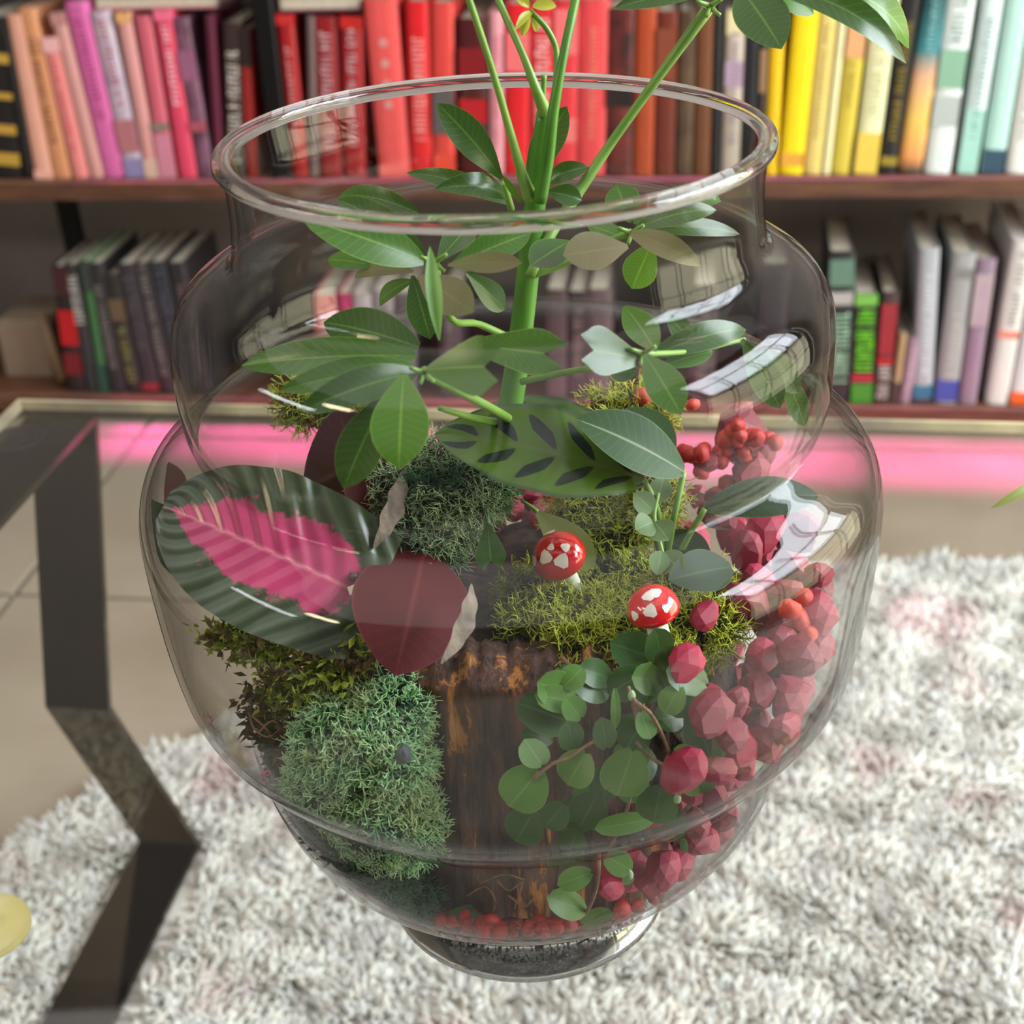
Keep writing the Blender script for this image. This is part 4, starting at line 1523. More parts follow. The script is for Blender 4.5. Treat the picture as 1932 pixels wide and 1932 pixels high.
me.materials[0] = simple('slate_pebble', srgb(44, 50, 52), .5, var=srgb(70, 76, 78), scale=300)
o = bpy.data.objects.new('pebble', me)
COL.objects.link(o)
o.location = tuple(p)
o.scale = (px(20, p),) * 3
tag(o, 'small dark grey pebble resting in the green moss cushion', 'stone')

# ------------------------------------------------------------------ toadstools
M_cap = simple('glossy_red_cap', srgb(206, 16, 22), .14, coat=.6)
M_spot = simple('white_spot', srgb(236, 226, 214), .4)
M_stalk = simple('white_stalk', srgb(226, 228, 206), .5)


def toadstool(label, cap_c, foot_c, wpx, tilt, spots):
    c, ft = P(*cap_c), P(*foot_c)
    R = px(wpx / 2, c)
    up = unit(c - ft)
    up = unit(up + np.array(tilt))
    s = unit(np.cross(up, (0, 1, 0)))
    q = np.cross(s, up)
    th = thing('toadstool', label, 'mushroom', ft)

    def fr(v):
        v = np.asarray(v, float)
        return c + v[:, :1] * s + v[:, 1:2] * q + v[:, 2:3] * up

    prof = [(.0001, .72), (.25, .70), (.5, .61), (.74, .44), (.92, .20), (1.0, -.08), (1.0, -.24), (.93, -.38), (.78, -.40), (.4, -.30), (.0001, -.28)]
    pr = catmull(prof, 3)
    pr[:, 0] = np.maximum(pr[:, 0], .0001)
    v, f = lathe([(a * R, b_ * R) for a, b_ in pr], 32)
    cap = build('cap', fr(v), f, M_cap, th)
    pts = np.array([c - up * R * .25, c * .5 + ft * .5 - s * R * .02, ft])
    v, f = tube(catmull(pts, 4), np.linspace(R * .34, R * .46, 9), 14)
    build('stalk', v, f, M_stalk, th)
    for (a, e, rs) in spots:
        d = np.array([math.cos(a) * math.cos(e), math.sin(a) * math.cos(e), math.sin(e)])
        # hit the cap profile
        rr_ = np.interp(math.sin(e) * .86, [-.08, .2, .47, .66, .78], [1.0, .92, .74, .5, .05])
        base_ = np.array([math.cos(a) * rr_, math.sin(a) * rr_, math.sin(e) * .86]) * R
        nrm = unit(np.array([math.cos(a) * rr_ * .8, math.sin(a) * rr_ * .8, math.sin(e) * .86 + .12]))
        t1 = unit(np.cross(nrm, (0, 0, 1.0)) + 1e-6)
        t2 = np.cross(nrm, t1)
        vv_ = [base_ + nrm * R * .05]
        for k_ in range(10):
            w_ = 2 * math.pi * k_ / 10
            rad = 1.35 * rs * R * (1 + .18 * math.sin(w_ * 3 + a * 5))
            vv_.append(base_ + (t1 * math.cos(w_) + t2 * math.sin(w_)) * rad + nrm * R * .012)
        ff_ = [(0, 1 + k_, 1 + (k_ + 1) % 10) for k_ in range(10)]
        build('spot', fr(vv_), ff_, M_spot, cap)
    return th


HP = math.pi / 2
toadstool('red toadstool with white spots standing higher on the mound', (1052, 1046, -.014), (1080, 1118, -.008), 104, (-.1, -.05, 0), [(-HP - .25, .48, .20), (-HP + .55, .75, .19), (-HP - .9, .75, .13), (-HP + .1, 1.0, .10), (-HP + 1.3, .4, .14), (HP, .7, .17)])
toadstool('red toadstool with white spots lower on the mound by the fern', (1231, 1142, -.060), (1247, 1218, -.060), 100, (-.06, -.06, 0), [(-HP + .1, .42, .19), (-HP + .85, .2, .14), (-HP + .1, .95, .17), (-HP - .8, .95, .17), (-HP - .6, .3, .12), (HP, .6, .16)])

#@@PLANTS
# ------------------------------------------------------------------ umbrella plant
G = srgb
ML = leaf_mat('umbrella_leaf', G(46, 84, 26), G(72, 114, 38), G(104, 134, 72), G(140, 176, 84), .28)
MLD = leaf_mat('umbrella_leaf_dark', G(34, 62, 20), G(50, 82, 28), G(84, 104, 60), G(110, 150, 60), .26, .2)
MLB = leaf_mat('umbrella_leaf_bright', G(66, 112, 24), G(86, 134, 36), G(120, 160, 80), G(160, 200, 80), .28, .34)
MLU = leaf_mat('umbrella_leaf_underside', G(112, 92, 70), G(98, 96, 60), G(120, 104, 80), G(112, 132, 62), .5, .2)
MLP = leaf_mat('umbrella_leaf_pale', G(104, 150, 74), G(122, 166, 90), G(140, 170, 110), G(160, 196, 110), .4, .3)
M_trunk = simple('green_trunk', G(54, 106, 18), .4, var=G(84, 134, 34), scale=40, stretch=(2, 2, .4))
M_stalk_g = simple('green_stalk', G(92, 132, 44), .4, var=G(122, 158, 66), scale=40)
M_young = leaf_mat('young_leaf', G(176, 176, 50), G(198, 190, 80), G(190, 178, 90), G(150, 170, 40), .4, .4)
umb = thing('umbrella_plant', 'umbrella plant with an upright green trunk rising out of the jar mouth', 'plant', P(960, 800, .02))
pxtube(umb, 'trunk', [(945, 930, .02), (958, 800, .02), (975, 690, .02), (990, 570, .02), (1006, 420, .02), (1018, 300, .02), (1027, 212, .02)], [24, 24, 23, 22, 21, 19, 15], M_trunk, 14)
for pts, r, mt in (
        ([(1000, 372, .012), (985, 330, .008), (960, 240, .004), (925, 120, .0), (885, 0, -.006), (860, -70, -.01)], [15, 11, 8, 7, 7, 7], M_stalk_g),
        ([(1030, 215, .018), (1012, 170, .016), (985, 100, .02), (940, 0, .03), (905, -80, .035)], [15, 10, 7, 7, 7], M_stalk_g),
        ([(1018, 380, .008), (1034, 290, .006), (1044, 210, .006), (1062, 110, .01), (1085, 0, .02), (1100, -80, .025)], [14, 13, 11, 9, 9, 9], M_trunk),
        ([(1000, 520, .01), (1040, 440, .02), (1085, 372, .035), (1160, 260, .045), (1250, 135, .05), (1335, 18, .05)], [10, 11, 11, 9, 9, 12], M_stalk_g),
        ([(1038, 230, .02), (1046, 180, .025), (1050, 100, .03), (1032, 55, .03), (1000, 20, .03)], [6, 6, 6, 6, 5], M_stalk_g),
        ([(1030, 215, .02), (1026, 180, .02), (1026, 142, .02)], [6, 4, 6], M_stalk_g),
        ([(985, 650, .015), (905, 612, .0), (850, 600, -.02), (820, 495, -.025)], [8, 7, 7, 8], M_stalk_g),
        ([(975, 800, .012), (935, 775, -.03), (870, 740, -.055), (800, 702, -.08)], [9, 9, 9, 12], M_stalk_g),
        ([(985, 720, .01), (1080, 700, -.01), (1150, 690, -.04), (1212, 668, -.06)], [7, 6, 6, 7], M_stalk_g),
        ([(1004, 520, .015), (1060, 500, .015), (1130, 462, .012), (1192, 438, .01)], [7, 6, 6, 8], M_stalk_g),
        ([(1212, 668, -.06), (1310, 662, -.035), (1405, 640, -.018)], [6, 5, 4], M_stalk_g),
        ([(960, 800, .01), (900, 790, -.03), (830, 770, -.05)], [8, 7, 6], M_stalk_g),
        ([(965, 395, .035), (950, 345, .03)], [7, 7], M_stalk_g)):
    pxtube(umb, 'leaf_stalk', pts, r, mt, 8)
LEAVES = [
    # above the mouth of the jar
    ((985, 385, .022), (947, 330, .025), 14, 'l', MLB, .0, .1), ((947, 338, .025), (824, 194, .018), 66, 'o', MLD, .16, .1), ((992, 350, .05), (1070, 200, .055), 62, 'o', MLD, .1, .1),
    ((965, 385, .04), (766, 326, .05), 40, 'e', MLD, .3, .2), ((955, 372, .03), (818, 357, .01), 52, 'e', MLD, .35, .25), ((1030, 345, .04), (1112, 316, .04), 40, 'e', MLD, .4, .2),
    ((1030, 362, .03), (1098, 378, .03), 44, 'o', MLD, .2, .2),
    # whorl below the rim, left
    ((800, 493, -.02), (568, 412, -.03), 88, 'e', ML, .10, .15), ((800, 480, .0), (635, 376, .02), 58, 'e', MLD, .3, .2), ((790, 402, .03), (640, 370, .05), 46, 'e', MLD, .3, .2),
    ((825, 495, -.02), (892, 422, .0), 56, 'o', MLD, .1, .2), ((850, 502, -.03), (1002, 440, -.02), 62, 'o', ML, .1, .2), ((845, 500, -.04), (986, 496, -.05), 44, 'o', MLU, .1, .1),
    ((790, 520, -.05), (893, 590, -.07), 78, 'o', MLU, .06, .05), ((829, 642, -.075), (811, 464, -.06), 30, 'l', MLP, .15, .5), ((778, 520, -.02), (812, 640, -.03), 60, 'o', MLD, .1, .2),
    ((780, 512, .01), (668, 524, .03), 30, 'e', MLU, .3, .2), ((778, 530, .01), (716, 576, .03), 36, 'e', MLD, .2, .2), ((880, 515, .0), (952, 585, .01), 50, 'o', MLD, .1, .2), ((700, 500, .02), (618, 490, .035), 40, 'e', ML, .1, .2),
    # whorl at the middle, left
    ((790, 655, -.04), (610, 608, -.02), 92, 'e', MLD, .16, .05), ((785, 672, -.06), (455, 690, -.05), 74, 'e', ML, .16, .2), ((780, 692, -.07), (526, 738, -.08), 62, 'e', ML, .2, .3),
    ((786, 702, -.08), (558, 780, -.10), 72, 'e', MLD, .2, .22), ((735, 735, -.09), (648, 922, -.105), 88, 'o', MLD, .16, .15), ((762, 706, -.09), (752, 886, -.115), 112, 'o', MLB, .12, .12),
    ((800, 698, -.09), (946, 690, -.10), 118, 'n', ML, .06, .08), ((862, 650, -.06), (1072, 672, -.07), 92, 'n', ML, .05, .08), ((830, 722, -.05), (918, 736, -.04), 34, 'e', MLP, .1, .1),
    # whorl at the right
    ((1218, 682, -.06), (1092, 655, -.075), 96, 'n', MLD, .05, .1), ((1178, 578, -.03), (1238, 664, -.06), 62, 'o', ML, .1, .2), ((1216, 668, -.07), (1285, 782, -.09), 76, 'o', ML, .1, .1),
    ((1226, 672, -.04), (1408, 622, -.02), 56, 'e', MLD, .3, .1), ((1252, 690, -.04), (1345, 664, -.03), 40, 'e', ML, .2, .1), ((1205, 700, -.03), (1150, 705, -.03), 40, 'o', MLD, .1, .1),
    ((1400, 640, -.02), (1472, 772, -.03), 62, 'o', MLD, .14, .15), ((1445, 655, .0), (1506, 742, .0), 50, 'o', MLD, .1, .15), ((1475, 690, .02), (1518, 805, .02), 44, 'o', ML, .1, .15), ((1255, 590, .02), (1300, 640, .02), 44, 'o', MLD, .1, .1),
    # whorl below the rim, right
    ((1190, 440, .0), (1324, 502, -.01), 50, 'e', MLU, .2, .2), ((1185, 465, -.02), (1062, 482, -.03), 78, 'o', MLU, .04, .05), ((1075, 455, -.01), (1000, 502, -.03), 66, 'o', MLD, .06, .1),
    ((1200, 430, .02), (1352, 396, .03), 44, 'e', MLD, .3, .1), ((1195, 420, .03), (1372, 374, .04), 36, 'e', ML, .3, .1), ((1232, 455, .0), (1192, 545, .0), 66, 'o', MLB, .1, .1), ((1190, 420, .03), (1163, 348, .04), 66, 'o', ML, .05, .1),
    ((1200, 432, .03), (1396, 442, .05), 38, 'e', MLD, .2, .1), ((1180, 450, .01), (1108, 425, .02), 36, 'e', ML, .1, .1),
    # whorl at the top right, leaving the frame
    ((1400, -18, .04), (1475, 93, .02), 104, 'e', MLD, .08, .1), ((1440, -25, .04), (1710, 120, .03), 62, 'e', MLD, .42, .2), ((1500, -48, .05), (1715, 92, .06), 74, 'e', MLB, .42, .15), ((1335, -20, .05), (1157, 16, .04), 44, 'e', MLD, .1, .15),
    ((1450, -35, .06), (1535, 28, .06), 60, 'e', MLB, .1, .1),
    # folded young leaves
    ((1004, 22, .03), (972, 58, .02), 18, 'l', M_young, .2, .6), ((1000, 18, .03), (986, 70, .03), 20, 'l', M_young, .3, .6), ((1002, 14, .03), (1012, 60, .035), 16, 'l', M_young, .2, .5), ((998, 14, .03), (972, -6, .03), 22, 'l', M_young, .3, .5), ((1005, 12, .03), (1050, 12, .03), 26, 'e', M_young, .2, .3)]
for a, c, w_, kd, mt, ar, fo in LEAVES:
    pxleaf(umb, a, c, w_, kind=kd, mat=mt, arch=ar, fold=fo)
for hub in ((820, 495, -.025), (800, 704, -.08), (1214, 668, -.06), (1192, 440, .01), (1340, 12, .05)):
    for dx, dy in ((-14, -6), (12, -9), (-4, 12), (10, 10)):
        pxtube(umb, 'leaflet_stalk', [hub, (hub[0] + dx, hub[1] + dy, hub[2] - .003), (hub[0] + dx * 1.9, hub[1] + dy * 1.7, hub[2] - .004)], [6, 4.5, 4], M_stalk_g, 6, 2)

# ------------------------------------------------------------------ painted-leaf plant on the left: pink and green above, maroon below
mt, nt, b, out = nodes('pink_green_leaf')
uvn = nt.nodes.new('ShaderNodeUVMap')
sp = nt.nodes.new('ShaderNodeSeparateXYZ')
nt.links.new(uvn.outputs[0], sp.inputs[0])
av = math_(nt, 'ABSOLUTE', math_(nt, 'SUBTRACT', math_(nt, 'MULTIPLY', sp.outputs[1], 2.0), 1.0))
nz = noisetex(nt, 190, 5, .65)
nz2 = noisetex(nt, 40, 3, .5)
pk = math_(nt, 'ADD', av, math_(nt, 'MULTIPLY', math_(nt, 'SUBTRACT', nz, .5), .55))
pk = math_(nt, 'ADD', pk, math_(nt, 'MULTIPLY', math_(nt, 'SUBTRACT', nz2, .5), .5))
ends = math_(nt, 'MULTIPLY', math_(nt, 'POWER', math_(nt, 'ABSOLUTE', math_(nt, 'SUBTRACT', sp.outputs[0], .45)), 3.0), 4.0)
pk = math_(nt, 'ADD', pk, ends)
mask = math_(nt, 'MULTIPLY', math_(nt, 'SUBTRACT', .56, pk), 14.0, True)
wv = math_(nt, 'SINE', math_(nt, 'MULTIPLY', math_(nt, 'SUBTRACT', sp.outputs[0], math_(nt, 'MULTIPLY', av, .3)), 60.0))
grn = mixc(nt, G(26, 38, 22), G(66, 78, 50), nz2)
grn = mixc(nt, grn, G(104, 112, 92), math_(nt, 'MULTIPLY', math_(nt, 'MAXIMUM', wv, 0.0), .25))
pnk = mixc(nt, G(132, 14, 66), G(200, 74, 116), nz2)
mid = math_(nt, 'SUBTRACT', 1.0, math_(nt, 'MULTIPLY', av, 22.0), True)
col = mixc(nt, grn, pnk, mask)
col = mixc(nt, col, G(210, 130, 140), math_(nt, 'MULTIPLY', mid, .6))
geo = nt.nodes.new('ShaderNodeNewGeometry')
col = mixc(nt, col, G(84, 32, 40), geo.outputs['Backfacing'])
nt.links.new(col, b.inputs['Base Color'])
b.inputs['Roughness'].default_value = .25
b.inputs['Coat Weight'].default_value = .3
bump(nt, b, wv, .32, .0014)
M_paint = mt
MMA = leaf_mat('maroon_leaf', G(64, 16, 24), G(88, 28, 32), G(70, 18, 26), G(110, 52, 48), .5, .1, spec=.15)
MMD = leaf_mat('dark_maroon_leaf', G(40, 16, 26), G(60, 18, 30), G(52, 18, 26), G(84, 44, 42), .45, .1, spec=.2)
MDG = leaf_mat('dark_green_leaf', G(26, 42, 26), G(44, 60, 38), G(70, 40, 40), G(80, 92, 60), .45, .1, spec=.12)
M_dry = simple('dried_leaf_edge', G(120, 106, 92), .8, var=G(74, 62, 54), scale=160, bumps=.5, stretch=(1, 1, .3))
M_mstalk = simple('maroon_stalk', G(70, 40, 36), .5)
pp = thing('painted_leaf_plant', 'dark-leaved plant with a pink-centred leaf on the left inside the jar', 'plant', P(650, 1110, -.03))
pxleaf(pp, (655, 1108, -.05), (308, 955, -.035), 310, kind='c', mat=M_paint, arch=.10, fold=.06, wave=.035, nu=26, nv=14, nh=(-.25, -.62, .8), name='leaf', label='broad leaf with a pink centre and dark green margin')
pxleaf(pp, (470, 1120, -.02), (262, 940, -.01), 120, kind='e', mat=MDG, arch=.18, fold=.12, nh=(-.5, -.6, .5), name='leaf', label='dark green leaf under the pink one')
pxleaf(pp, (330, 1010, .0), (300, 870, .02), 110, kind='o', mat=MMA, arch=.1, fold=.1, nh=(-.2, -.9, .3), name='leaf', label='maroon leaf back turned up at the far left')
pxleaf(pp, (700, 1075, .0), (640, 765, .03), 190, kind='e', mat=MMD, arch=.12, fold=.10, nh=(.1, -.9, .4), nu=16, nv=8, name='leaf', label='tall dark maroon leaf behind the hanging green leaflets')
pxleaf(pp, (735, 1055, -.03), (700, 800, .01), 150, kind='e', mat=MMA, arch=.1, fold=.12, nh=(.35, -.9, .3), nu=16, nv=8, name='leaf', label='maroon leaf with a pale midrib and dried edge')
pxleaf(pp, (800, 1040, -.03), (745, 1275, -.085), 230, kind='e', mat=MMA, arch=.22, fold=-.12, nh=(.15, -.8, .6), nu=16, nv=8, name='leaf', label='large dull maroon leaf drooping over the wooden slab')
pxleaf(pp, (770, 1085, -.03), (820, 1028, -.01), 150, kind='r', mat=MMD, arch=.2, fold=.05, nh=(.1, -.7, .7), name='leaf')
pxleaf(pp, (560, 1190, -.055), (390, 1110, -.05), 70, kind='e', mat=MDG, arch=.1, fold=.1, nh=(-.3, -.9, -.1), name='leaf')
pxleaf(pp, (705, 1035, -.042), (762, 885, -.015), 44, kind='l', mat=M_dry, arch=.12, fold=.3, wave=.25, nu=18, nv=6, nh=(.5, -.8, .2), name='dried_edge')
pxleaf(pp, (832, 1252, -.094), (890, 1100, -.06), 46, kind='l', mat=M_dry, arch=.18, fold=.3, wave=.15, nu=18, nv=6, nh=(.5, -.8, .2), name='dried_edge', label='grey shrivelled leaf edge')
for pts in ([(662, 1088, -.05), (700, 1100, -.045), (720, 1170, -.045)], [(700, 1075, .0), (712, 1120, -.02)], [(800, 1040, -.03), (770, 1080, -.03), (740, 1130, -.035)], [(470, 1120, -.02), (560, 1150, -.03), (640, 1180, -.045)]):
    pxtube(pp, 'stalk', pts, [9, 8, 8], M_mstalk, 7)

# ------------------------------------------------------------------ rattlesnake-leaf plant in the middle
mt, nt, b, out = nodes('rattlesnake_leaf')
uvn = nt.nodes.new('ShaderNodeUVMap')
sp = nt.nodes.new('ShaderNodeSeparateXYZ')
nt.links.new(uvn.outputs[0], sp.inputs[0])
av = math_(nt, 'ABSOLUTE', math_(nt, 'SUBTRACT', math_(nt, 'MULTIPLY', sp.outputs[1], 2.0), 1.0))
ph = math_(nt, 'SINE', math_(nt, 'MULTIPLY', math_(nt, 'SUBTRACT', sp.outputs[0], math_(nt, 'MULTIPLY', av, .22)), 34.0))
bl = math_(nt, 'SUBTRACT', ph, math_(nt, 'MULTIPLY', math_(nt, 'ABSOLUTE', math_(nt, 'SUBTRACT', av, .42)), 3.2))
mk = math_(nt, 'MULTIPLY', math_(nt, 'ADD', bl, .15), 6.0, True)
eg = math_(nt, 'MULTIPLY', math_(nt, 'SUBTRACT', av, .88), 14.0, True)
col = mixc(nt, G(66, 92, 18), G(14, 30, 18), mk)
col = mixc(nt, col, G(40, 66, 30), eg)
nt.links.new(mixc(nt, col, G(74, 96, 34), math_(nt, 'SUBTRACT', 1.0, math_(nt, 'MULTIPLY', av, 18.0), True)), b.inputs['Base Color'])
b.inputs['Roughness'].default_value = .22
M_rattle = mt
M_vein = leaf_mat('silver_vein_leaf', G(40, 64, 38), G(62, 86, 50), G(90, 60, 60), G(104, 126, 90), .42, .1, rib=G(170, 182, 150), spec=.14)
rp = thing('rattlesnake_plant', 'plant with dark-blotched light green leaves lying across the middle of the jar', 'plant', P(1180, 900, .0))
pxleaf(rp, (1215, 905, -.02), (820, 818, -.01), 185, kind='e', mat=M_rattle, arch=.14, fold=.1, wave=.05, nu=24, nv=12, nh=(0, -.6, .8), label='long light green leaf with dark oval blotches')
pxleaf(rp, (1200, 880, .0), (900, 775, .03), 140, kind='e', mat=M_rattle, arch=.14, fold=.1, wave=.04, nu=20, nv=10, nh=(0, -.6, .8), label='second blotched leaf partly behind the first')
pxleaf(rp, (1290, 890, -.015), (1085, 790, -.02), 120, kind='e', mat=M_vein, arch=.1, fold=.12, nu=16, nv=8, nh=(.25, -.6, .8), label='glossy leaf with a silvery midrib')
pxleaf(rp, (1270, 850, .0), (1180, 770, .02), 80, kind='e', mat=M_vein, arch=.1, fold=.12, nh=(.25, -.6, .8))
pxleaf(rp, (1330, 960, -.02), (1545, 935, .0), 84, kind='e', mat=MDG, arch=.16, fold=.12, nu=16, nv=8, nh=(.2, -.6, .8), label='dark green leaf in front of the right hand stones')
pxleaf(rp, (1380, 1070, -.03), (1260, 1095, -.05), 90, kind='e', mat=MDG, arch=.1, fold=.1, nh=(.2, -.6, .8))
pxleaf(rp, (1240, 1010, -.01), (1340, 1070, -.03), 90, kind='e', mat=MDG, arch=.1, fold=.1, nh=(.2, -.6, .8))
for pts in ([(1215, 905, -.02), (1240, 960, -.02), (1250, 1040, -.02)], [(1290, 890, -.015), (1275, 960, -.02), (1258, 1050, -.02)], [(1330, 960, -.02), (1300, 1010, -.02), (1270, 1070, -.02)]):
    pxtube(rp, 'stalk', pts, [6, 6, 7], M_stalk_g, 7)

# ------------------------------------------------------------------ loose leaflets
lf = thing('fallen_leaf', 'pale olive fallen leaf propped behind the upper toadstool', 'leaf', P(1050, 1000, .01))
pxleaf(lf, (1012, 965, .012), (1122, 1072, .0), 74, kind='o', mat=leaf_mat('olive_leaf', G(160, 170, 100), G(138, 150, 84), G(150, 156, 96), G(176, 180, 104), .5, .3), arch=.1, fold=.1, nh=(.1, -.9, .4), name='blade')
pxtube(lf, 'stalk', [(1014, 966, .012), (1000, 955, .014), (984, 945, .016)], [5, 4, 3], M_stalk_g, 6)
lf = thing('fallen_leaf', 'green leaflet hanging over the sage moss left of the upper toadstool', 'leaf', P(920, 1000, -.02))
pxleaf(lf, (920, 985, -.018), (928, 1078, -.035), 58, kind='n', mat=MLD, arch=.08, fold=.12, nh=(0, -.9, .4), name='blade')
pxtube(lf, 'stalk', [(920, 990, -.018), (918, 960, -.012), (922, 945, -.006)], [5, 4, 3], M_stalk_g, 6)

# ------------------------------------------------------------------ creeping peperomia shoot
M_pep = leaf_mat('grey_green_leaf', G(92, 116, 80), G(112, 134, 92), G(110, 120, 90), G(160, 178, 136), .4, .2, spec=.15)
cp = thing('creeping_shoot', 'short shoot of rounded grey green leaves left of the window reflection', 'plant', P(1230, 1010, -.02))
for a, c, w_ in (((1232, 965, -.025), (1195, 930, -.025), 44), ((1235, 985, -.028), (1262, 1020, -.035), 54), ((1232, 985, -.028), (1198, 1000, -.035), 50), ((1250, 1045, -.035), (1290, 1080, -.045), 50), ((1248, 1040, -.035), (1238, 1085, -.045), 40), ((1240, 950, -.02), (1252, 900, -.01), 44)):
    pxleaf(cp, a, c, w_, kind='e', mat=M_pep, arch=.12, fold=.15)
pxtube(cp, 'stem', [(1242, 930, -.02), (1234, 975, -.026), (1246, 1030, -.033), (1256, 1070, -.035)], [4, 5, 5, 5], M_stalk_g, 6)

# ------------------------------------------------------------------ button fern in front of the slab
MF = leaf_mat('button_leaf', G(72, 110, 46), G(104, 140, 70), G(92, 116, 76), G(132, 160, 104), .35, .22)
MFD = leaf_mat('button_leaf_dark', G(44, 74, 34), G(66, 98, 48), G(66, 88, 60), G(96, 124, 80), .35, .18)
MFL = leaf_mat('button_leaf_light', G(104, 142, 88), G(130, 164, 112), G(120, 140, 100), G(170, 196, 150), .35, .25)
M_fstem = simple('hairy_brown_stem', G(104, 78, 58), .8, var=G(132, 104, 76), scale=300)
fern = thing('button_fern', 'button fern with round leathery leaflets on hairy brown stems at the front right', 'fern', P(1180, 1300, -.07))
FL = [  # centre, width, height, depth, angle of the axis (degrees, 0 = right, 90 = down), material
    (988, 1488, 106, 72, -.098, 130, MF), (1006, 1418, 50, 62, -.099, 235, MFL), (1075, 1385, 50, 52, -.094, 260, MFD), (1139, 1381, 44, 58, -.096, 260, MFD), (1048, 1300, 74, 72, -.086, 200, MF), (1050, 1318, 84, 50, -.088, 190, MF),
    (1028, 1345, 118, 72, -.084, 200, MFD), (1080, 1335, 50, 46, -.089, 230, MF), (1088, 1452, 78, 64, -.094, 120, MF), (1178, 1460, 92, 88, -.097, 110, MF), (1219, 1370, 36, 54, -.104, 70, MFL), (1268, 1322, 48, 60, -.09, 120, MF),
    (1290, 1420, 36, 32, -.1, 10, MF), (1262, 1437, 14, 26, -.1, 120, MF), (1327, 1395, 66, 124, -.09, 70, MFD), (1350, 1410, 18, 130, -.094, 90, MF), (1262, 1250, 70, 66, -.072, 250, MFD), (1120, 1270, 62, 54, -.078, 200, MFD),
    (1180, 1290, 80, 60, -.078, 150, MFD), (1160, 1340, 20, 74, -.088, 90, MF), (1195, 1390, 66, 56, -.088, 120, MFD), (1240, 1520, 80, 66, -.094, 100, MFD), (1175, 1555, 110, 36, -.094, 170, MF), (1045, 1540, 60, 50, -.093, 130, MFD), (1110, 1530, 80, 60, -.09, 120, MFD),
    (1305, 1490, 34, 24, -.1, 15, MF), (1340, 1445, 40, 48, -.084, 90, MFL), (990, 1560, 80, 60, -.088, 120, MFD), (1200, 1230, 110, 70, -.068, 200, MFD), (1240, 1215, 60, 60, -.068, 260, MFD), (1300, 1290, 66, 50, -.074, 60, MFD), (1080, 1590, 60, 44, -.09, 110, MFD),
    (1082, 1658, 68, 40, -.098, 160, MF), (1066, 1706, 76, 52, -.094, 200, MF), (1130, 1733, 62, 34, -.088, 340, MF), (1168, 1630, 60, 44, -.096, 30, MF), (1188, 1664, 22, 30, -.098, 60, MFL), (1300, 1602, 36, 26, -.09, 20, MFD), (1010, 1390, 60, 40, -.08, 190, MFD), (1140, 1480, 60, 60, -.086, 90, MFD), (880, 1722, 70, 26, -.07, 170, MFD)]
for _ in range(26):
    FL.append((RNG.uniform(1010, 1330), RNG.uniform(1270, 1570), RNG.uniform(50, 84), RNG.uniform(44, 70), RNG.uniform(-.086, -.078), RNG.uniform(60, 200), MFD if RNG.random() < .7 else MF))
for (cx, cy, w_, h_, Y, an, mt) in FL:
    a = math.radians(an)
    dx, dy = math.cos(a), math.sin(a)
    # blade length along its axis, width across it
    ln = math.hypot(w_ * dx, h_ * dy)
    wd = math.hypot(w_ * dy, h_ * dx)
    bpt = P(cx - dx * ln / 2, cy - dy * ln / 2, Y + .002)
    tpt = P(cx + dx * ln / 2, cy + dy * ln / 2, Y - .002)
    for q in (bpt, tpt):
        rl = float(wall_in(q[2])) - .003
        rr_ = math.hypot(q[0], q[1])
        if rr_ > rl:
            q[:2] *= rl / rr_
    leaf(fern, bpt, tpt, px(wd, bpt), kind='r', mat=mt, arch=.14, fold=RNG.uniform(.04, .16), roll=RNG.uniform(-.25, .25), nh=(0, -.75, .65), nu=10, nv=8, wave=.02, name='leaflet')
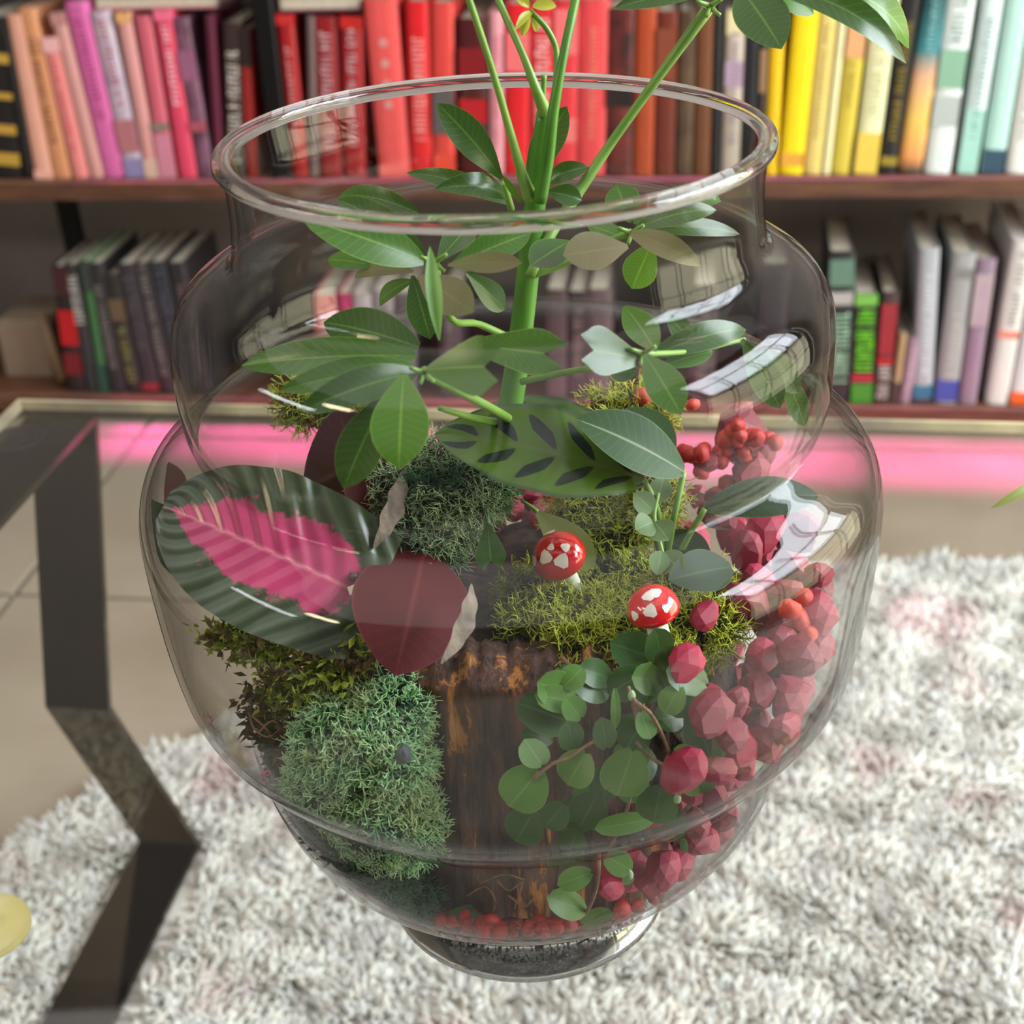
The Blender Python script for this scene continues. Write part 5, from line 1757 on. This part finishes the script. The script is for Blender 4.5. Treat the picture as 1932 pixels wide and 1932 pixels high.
for pts in ([(1006, 1470, -.098), (1040, 1442, -.097), (1075, 1428, -.094), (1110, 1405, -.088), (1160, 1380, -.08)], [(1200, 1325, -.1), (1230, 1350, -.104), (1255, 1400, -.104), (1270, 1450, -.102), (1282, 1500, -.1)], [(1200, 1400, -.09), (1230, 1430, -.092), (1265, 1450, -.094)],
            [(1130, 1610, -.096), (1128, 1660, -.098), (1115, 1705, -.094), (1096, 1738, -.088)], [(1200, 1325, -.1), (1190, 1310, -.098), (1186, 1295, -.096)], [(1060, 1240, -.066), (1090, 1270, -.076), (1120, 1300, -.08)], [(1250, 1235, -.06), (1270, 1280, -.075), (1300, 1340, -.082)], [(1160, 1250, -.06), (1190, 1310, -.08), (1200, 1400, -.088), (1185, 1520, -.092), (1140, 1620, -.094)]):
    pxtube(fern, 'stem', pts, [4.2, 3.6, 3.2], M_fstem, 6)
# fine hairs along the hanging runner
V, F = [], []
rq = catmull([P(1200, 1325, -.1), P(1230, 1350, -.104), P(1255, 1400, -.104), P(1270, 1450, -.102), P(1282, 1500, -.1)], 12)
for q in rq:
    for _ in range(4):
        d = unit(RNG.normal(size=3)) * px(14, q)
        k = len(V)
        w_ = unit(np.cross(d, (0, 1, 0.2))) * px(.7, q)
        V += [q - w_, q + w_, q + d]
        F.append((k, k + 1, k + 2))
o = build('runner_hair', V, F, M_fstem, fern)
o['kind'] = 'stuff'
for c_ in ((1192, 1312, -.098), (1278, 1506, -.1), (1188, 1650, -.098)):
    p = P(*c_)
    v, f = lathe([(.0001, -1), (.5, -.6), (.6, 0), (.4, .6), (.0001, 1)], 8)
    build('bud', v * px(13, p) + p, f, MFL, fern)

# bits of pink dyed moss on the left inside of the glass
for q, lab in (((425, 1352, -.05), 'scrap of pink dyed moss on the inner left wall of the jar, upper one'), ((508, 1468, -.07), 'scrap of pink dyed moss on the inner left wall of the jar, lower one')):
    p = P(*q)
    p[:2] *= (float(wall_in(p[2])) - .0015) / math.hypot(p[0], p[1])
    V, F, T = strands(p + RNG.normal(size=(9, 3)) * np.array([.0016, .0008, .003]), np.tile(unit((p[0], p[1], .3)), (9, 1)), .004, .0004)
    lim = wall_in(V[:, 2]) - .0006
    rr_ = np.hypot(V[:, 0], V[:, 1])
    V[:, :2] *= np.where(rr_ > lim, lim / rr_, 1)[:, None]
    o = build('moss_scrap', V, F, simple('pink_moss', G(226, 120, 140), .8), loc=p)
    tag(o, lab, kind='stuff')

# leaf tip of another plant at the right edge of the table
op = thing('leaf_tip', 'thin olive leaf tip of another plant reaching in at the right edge', 'leaf', P(1945, 905, .12))
pxleaf(op, (1990, 895, .12), (1868, 960, .10), 22, kind='l', mat=leaf_mat('olive_tip', G(140, 140, 70), G(112, 126, 60), G(120, 126, 60), G(160, 160, 80), .4, .2), arch=.2, fold=.2, name='blade')
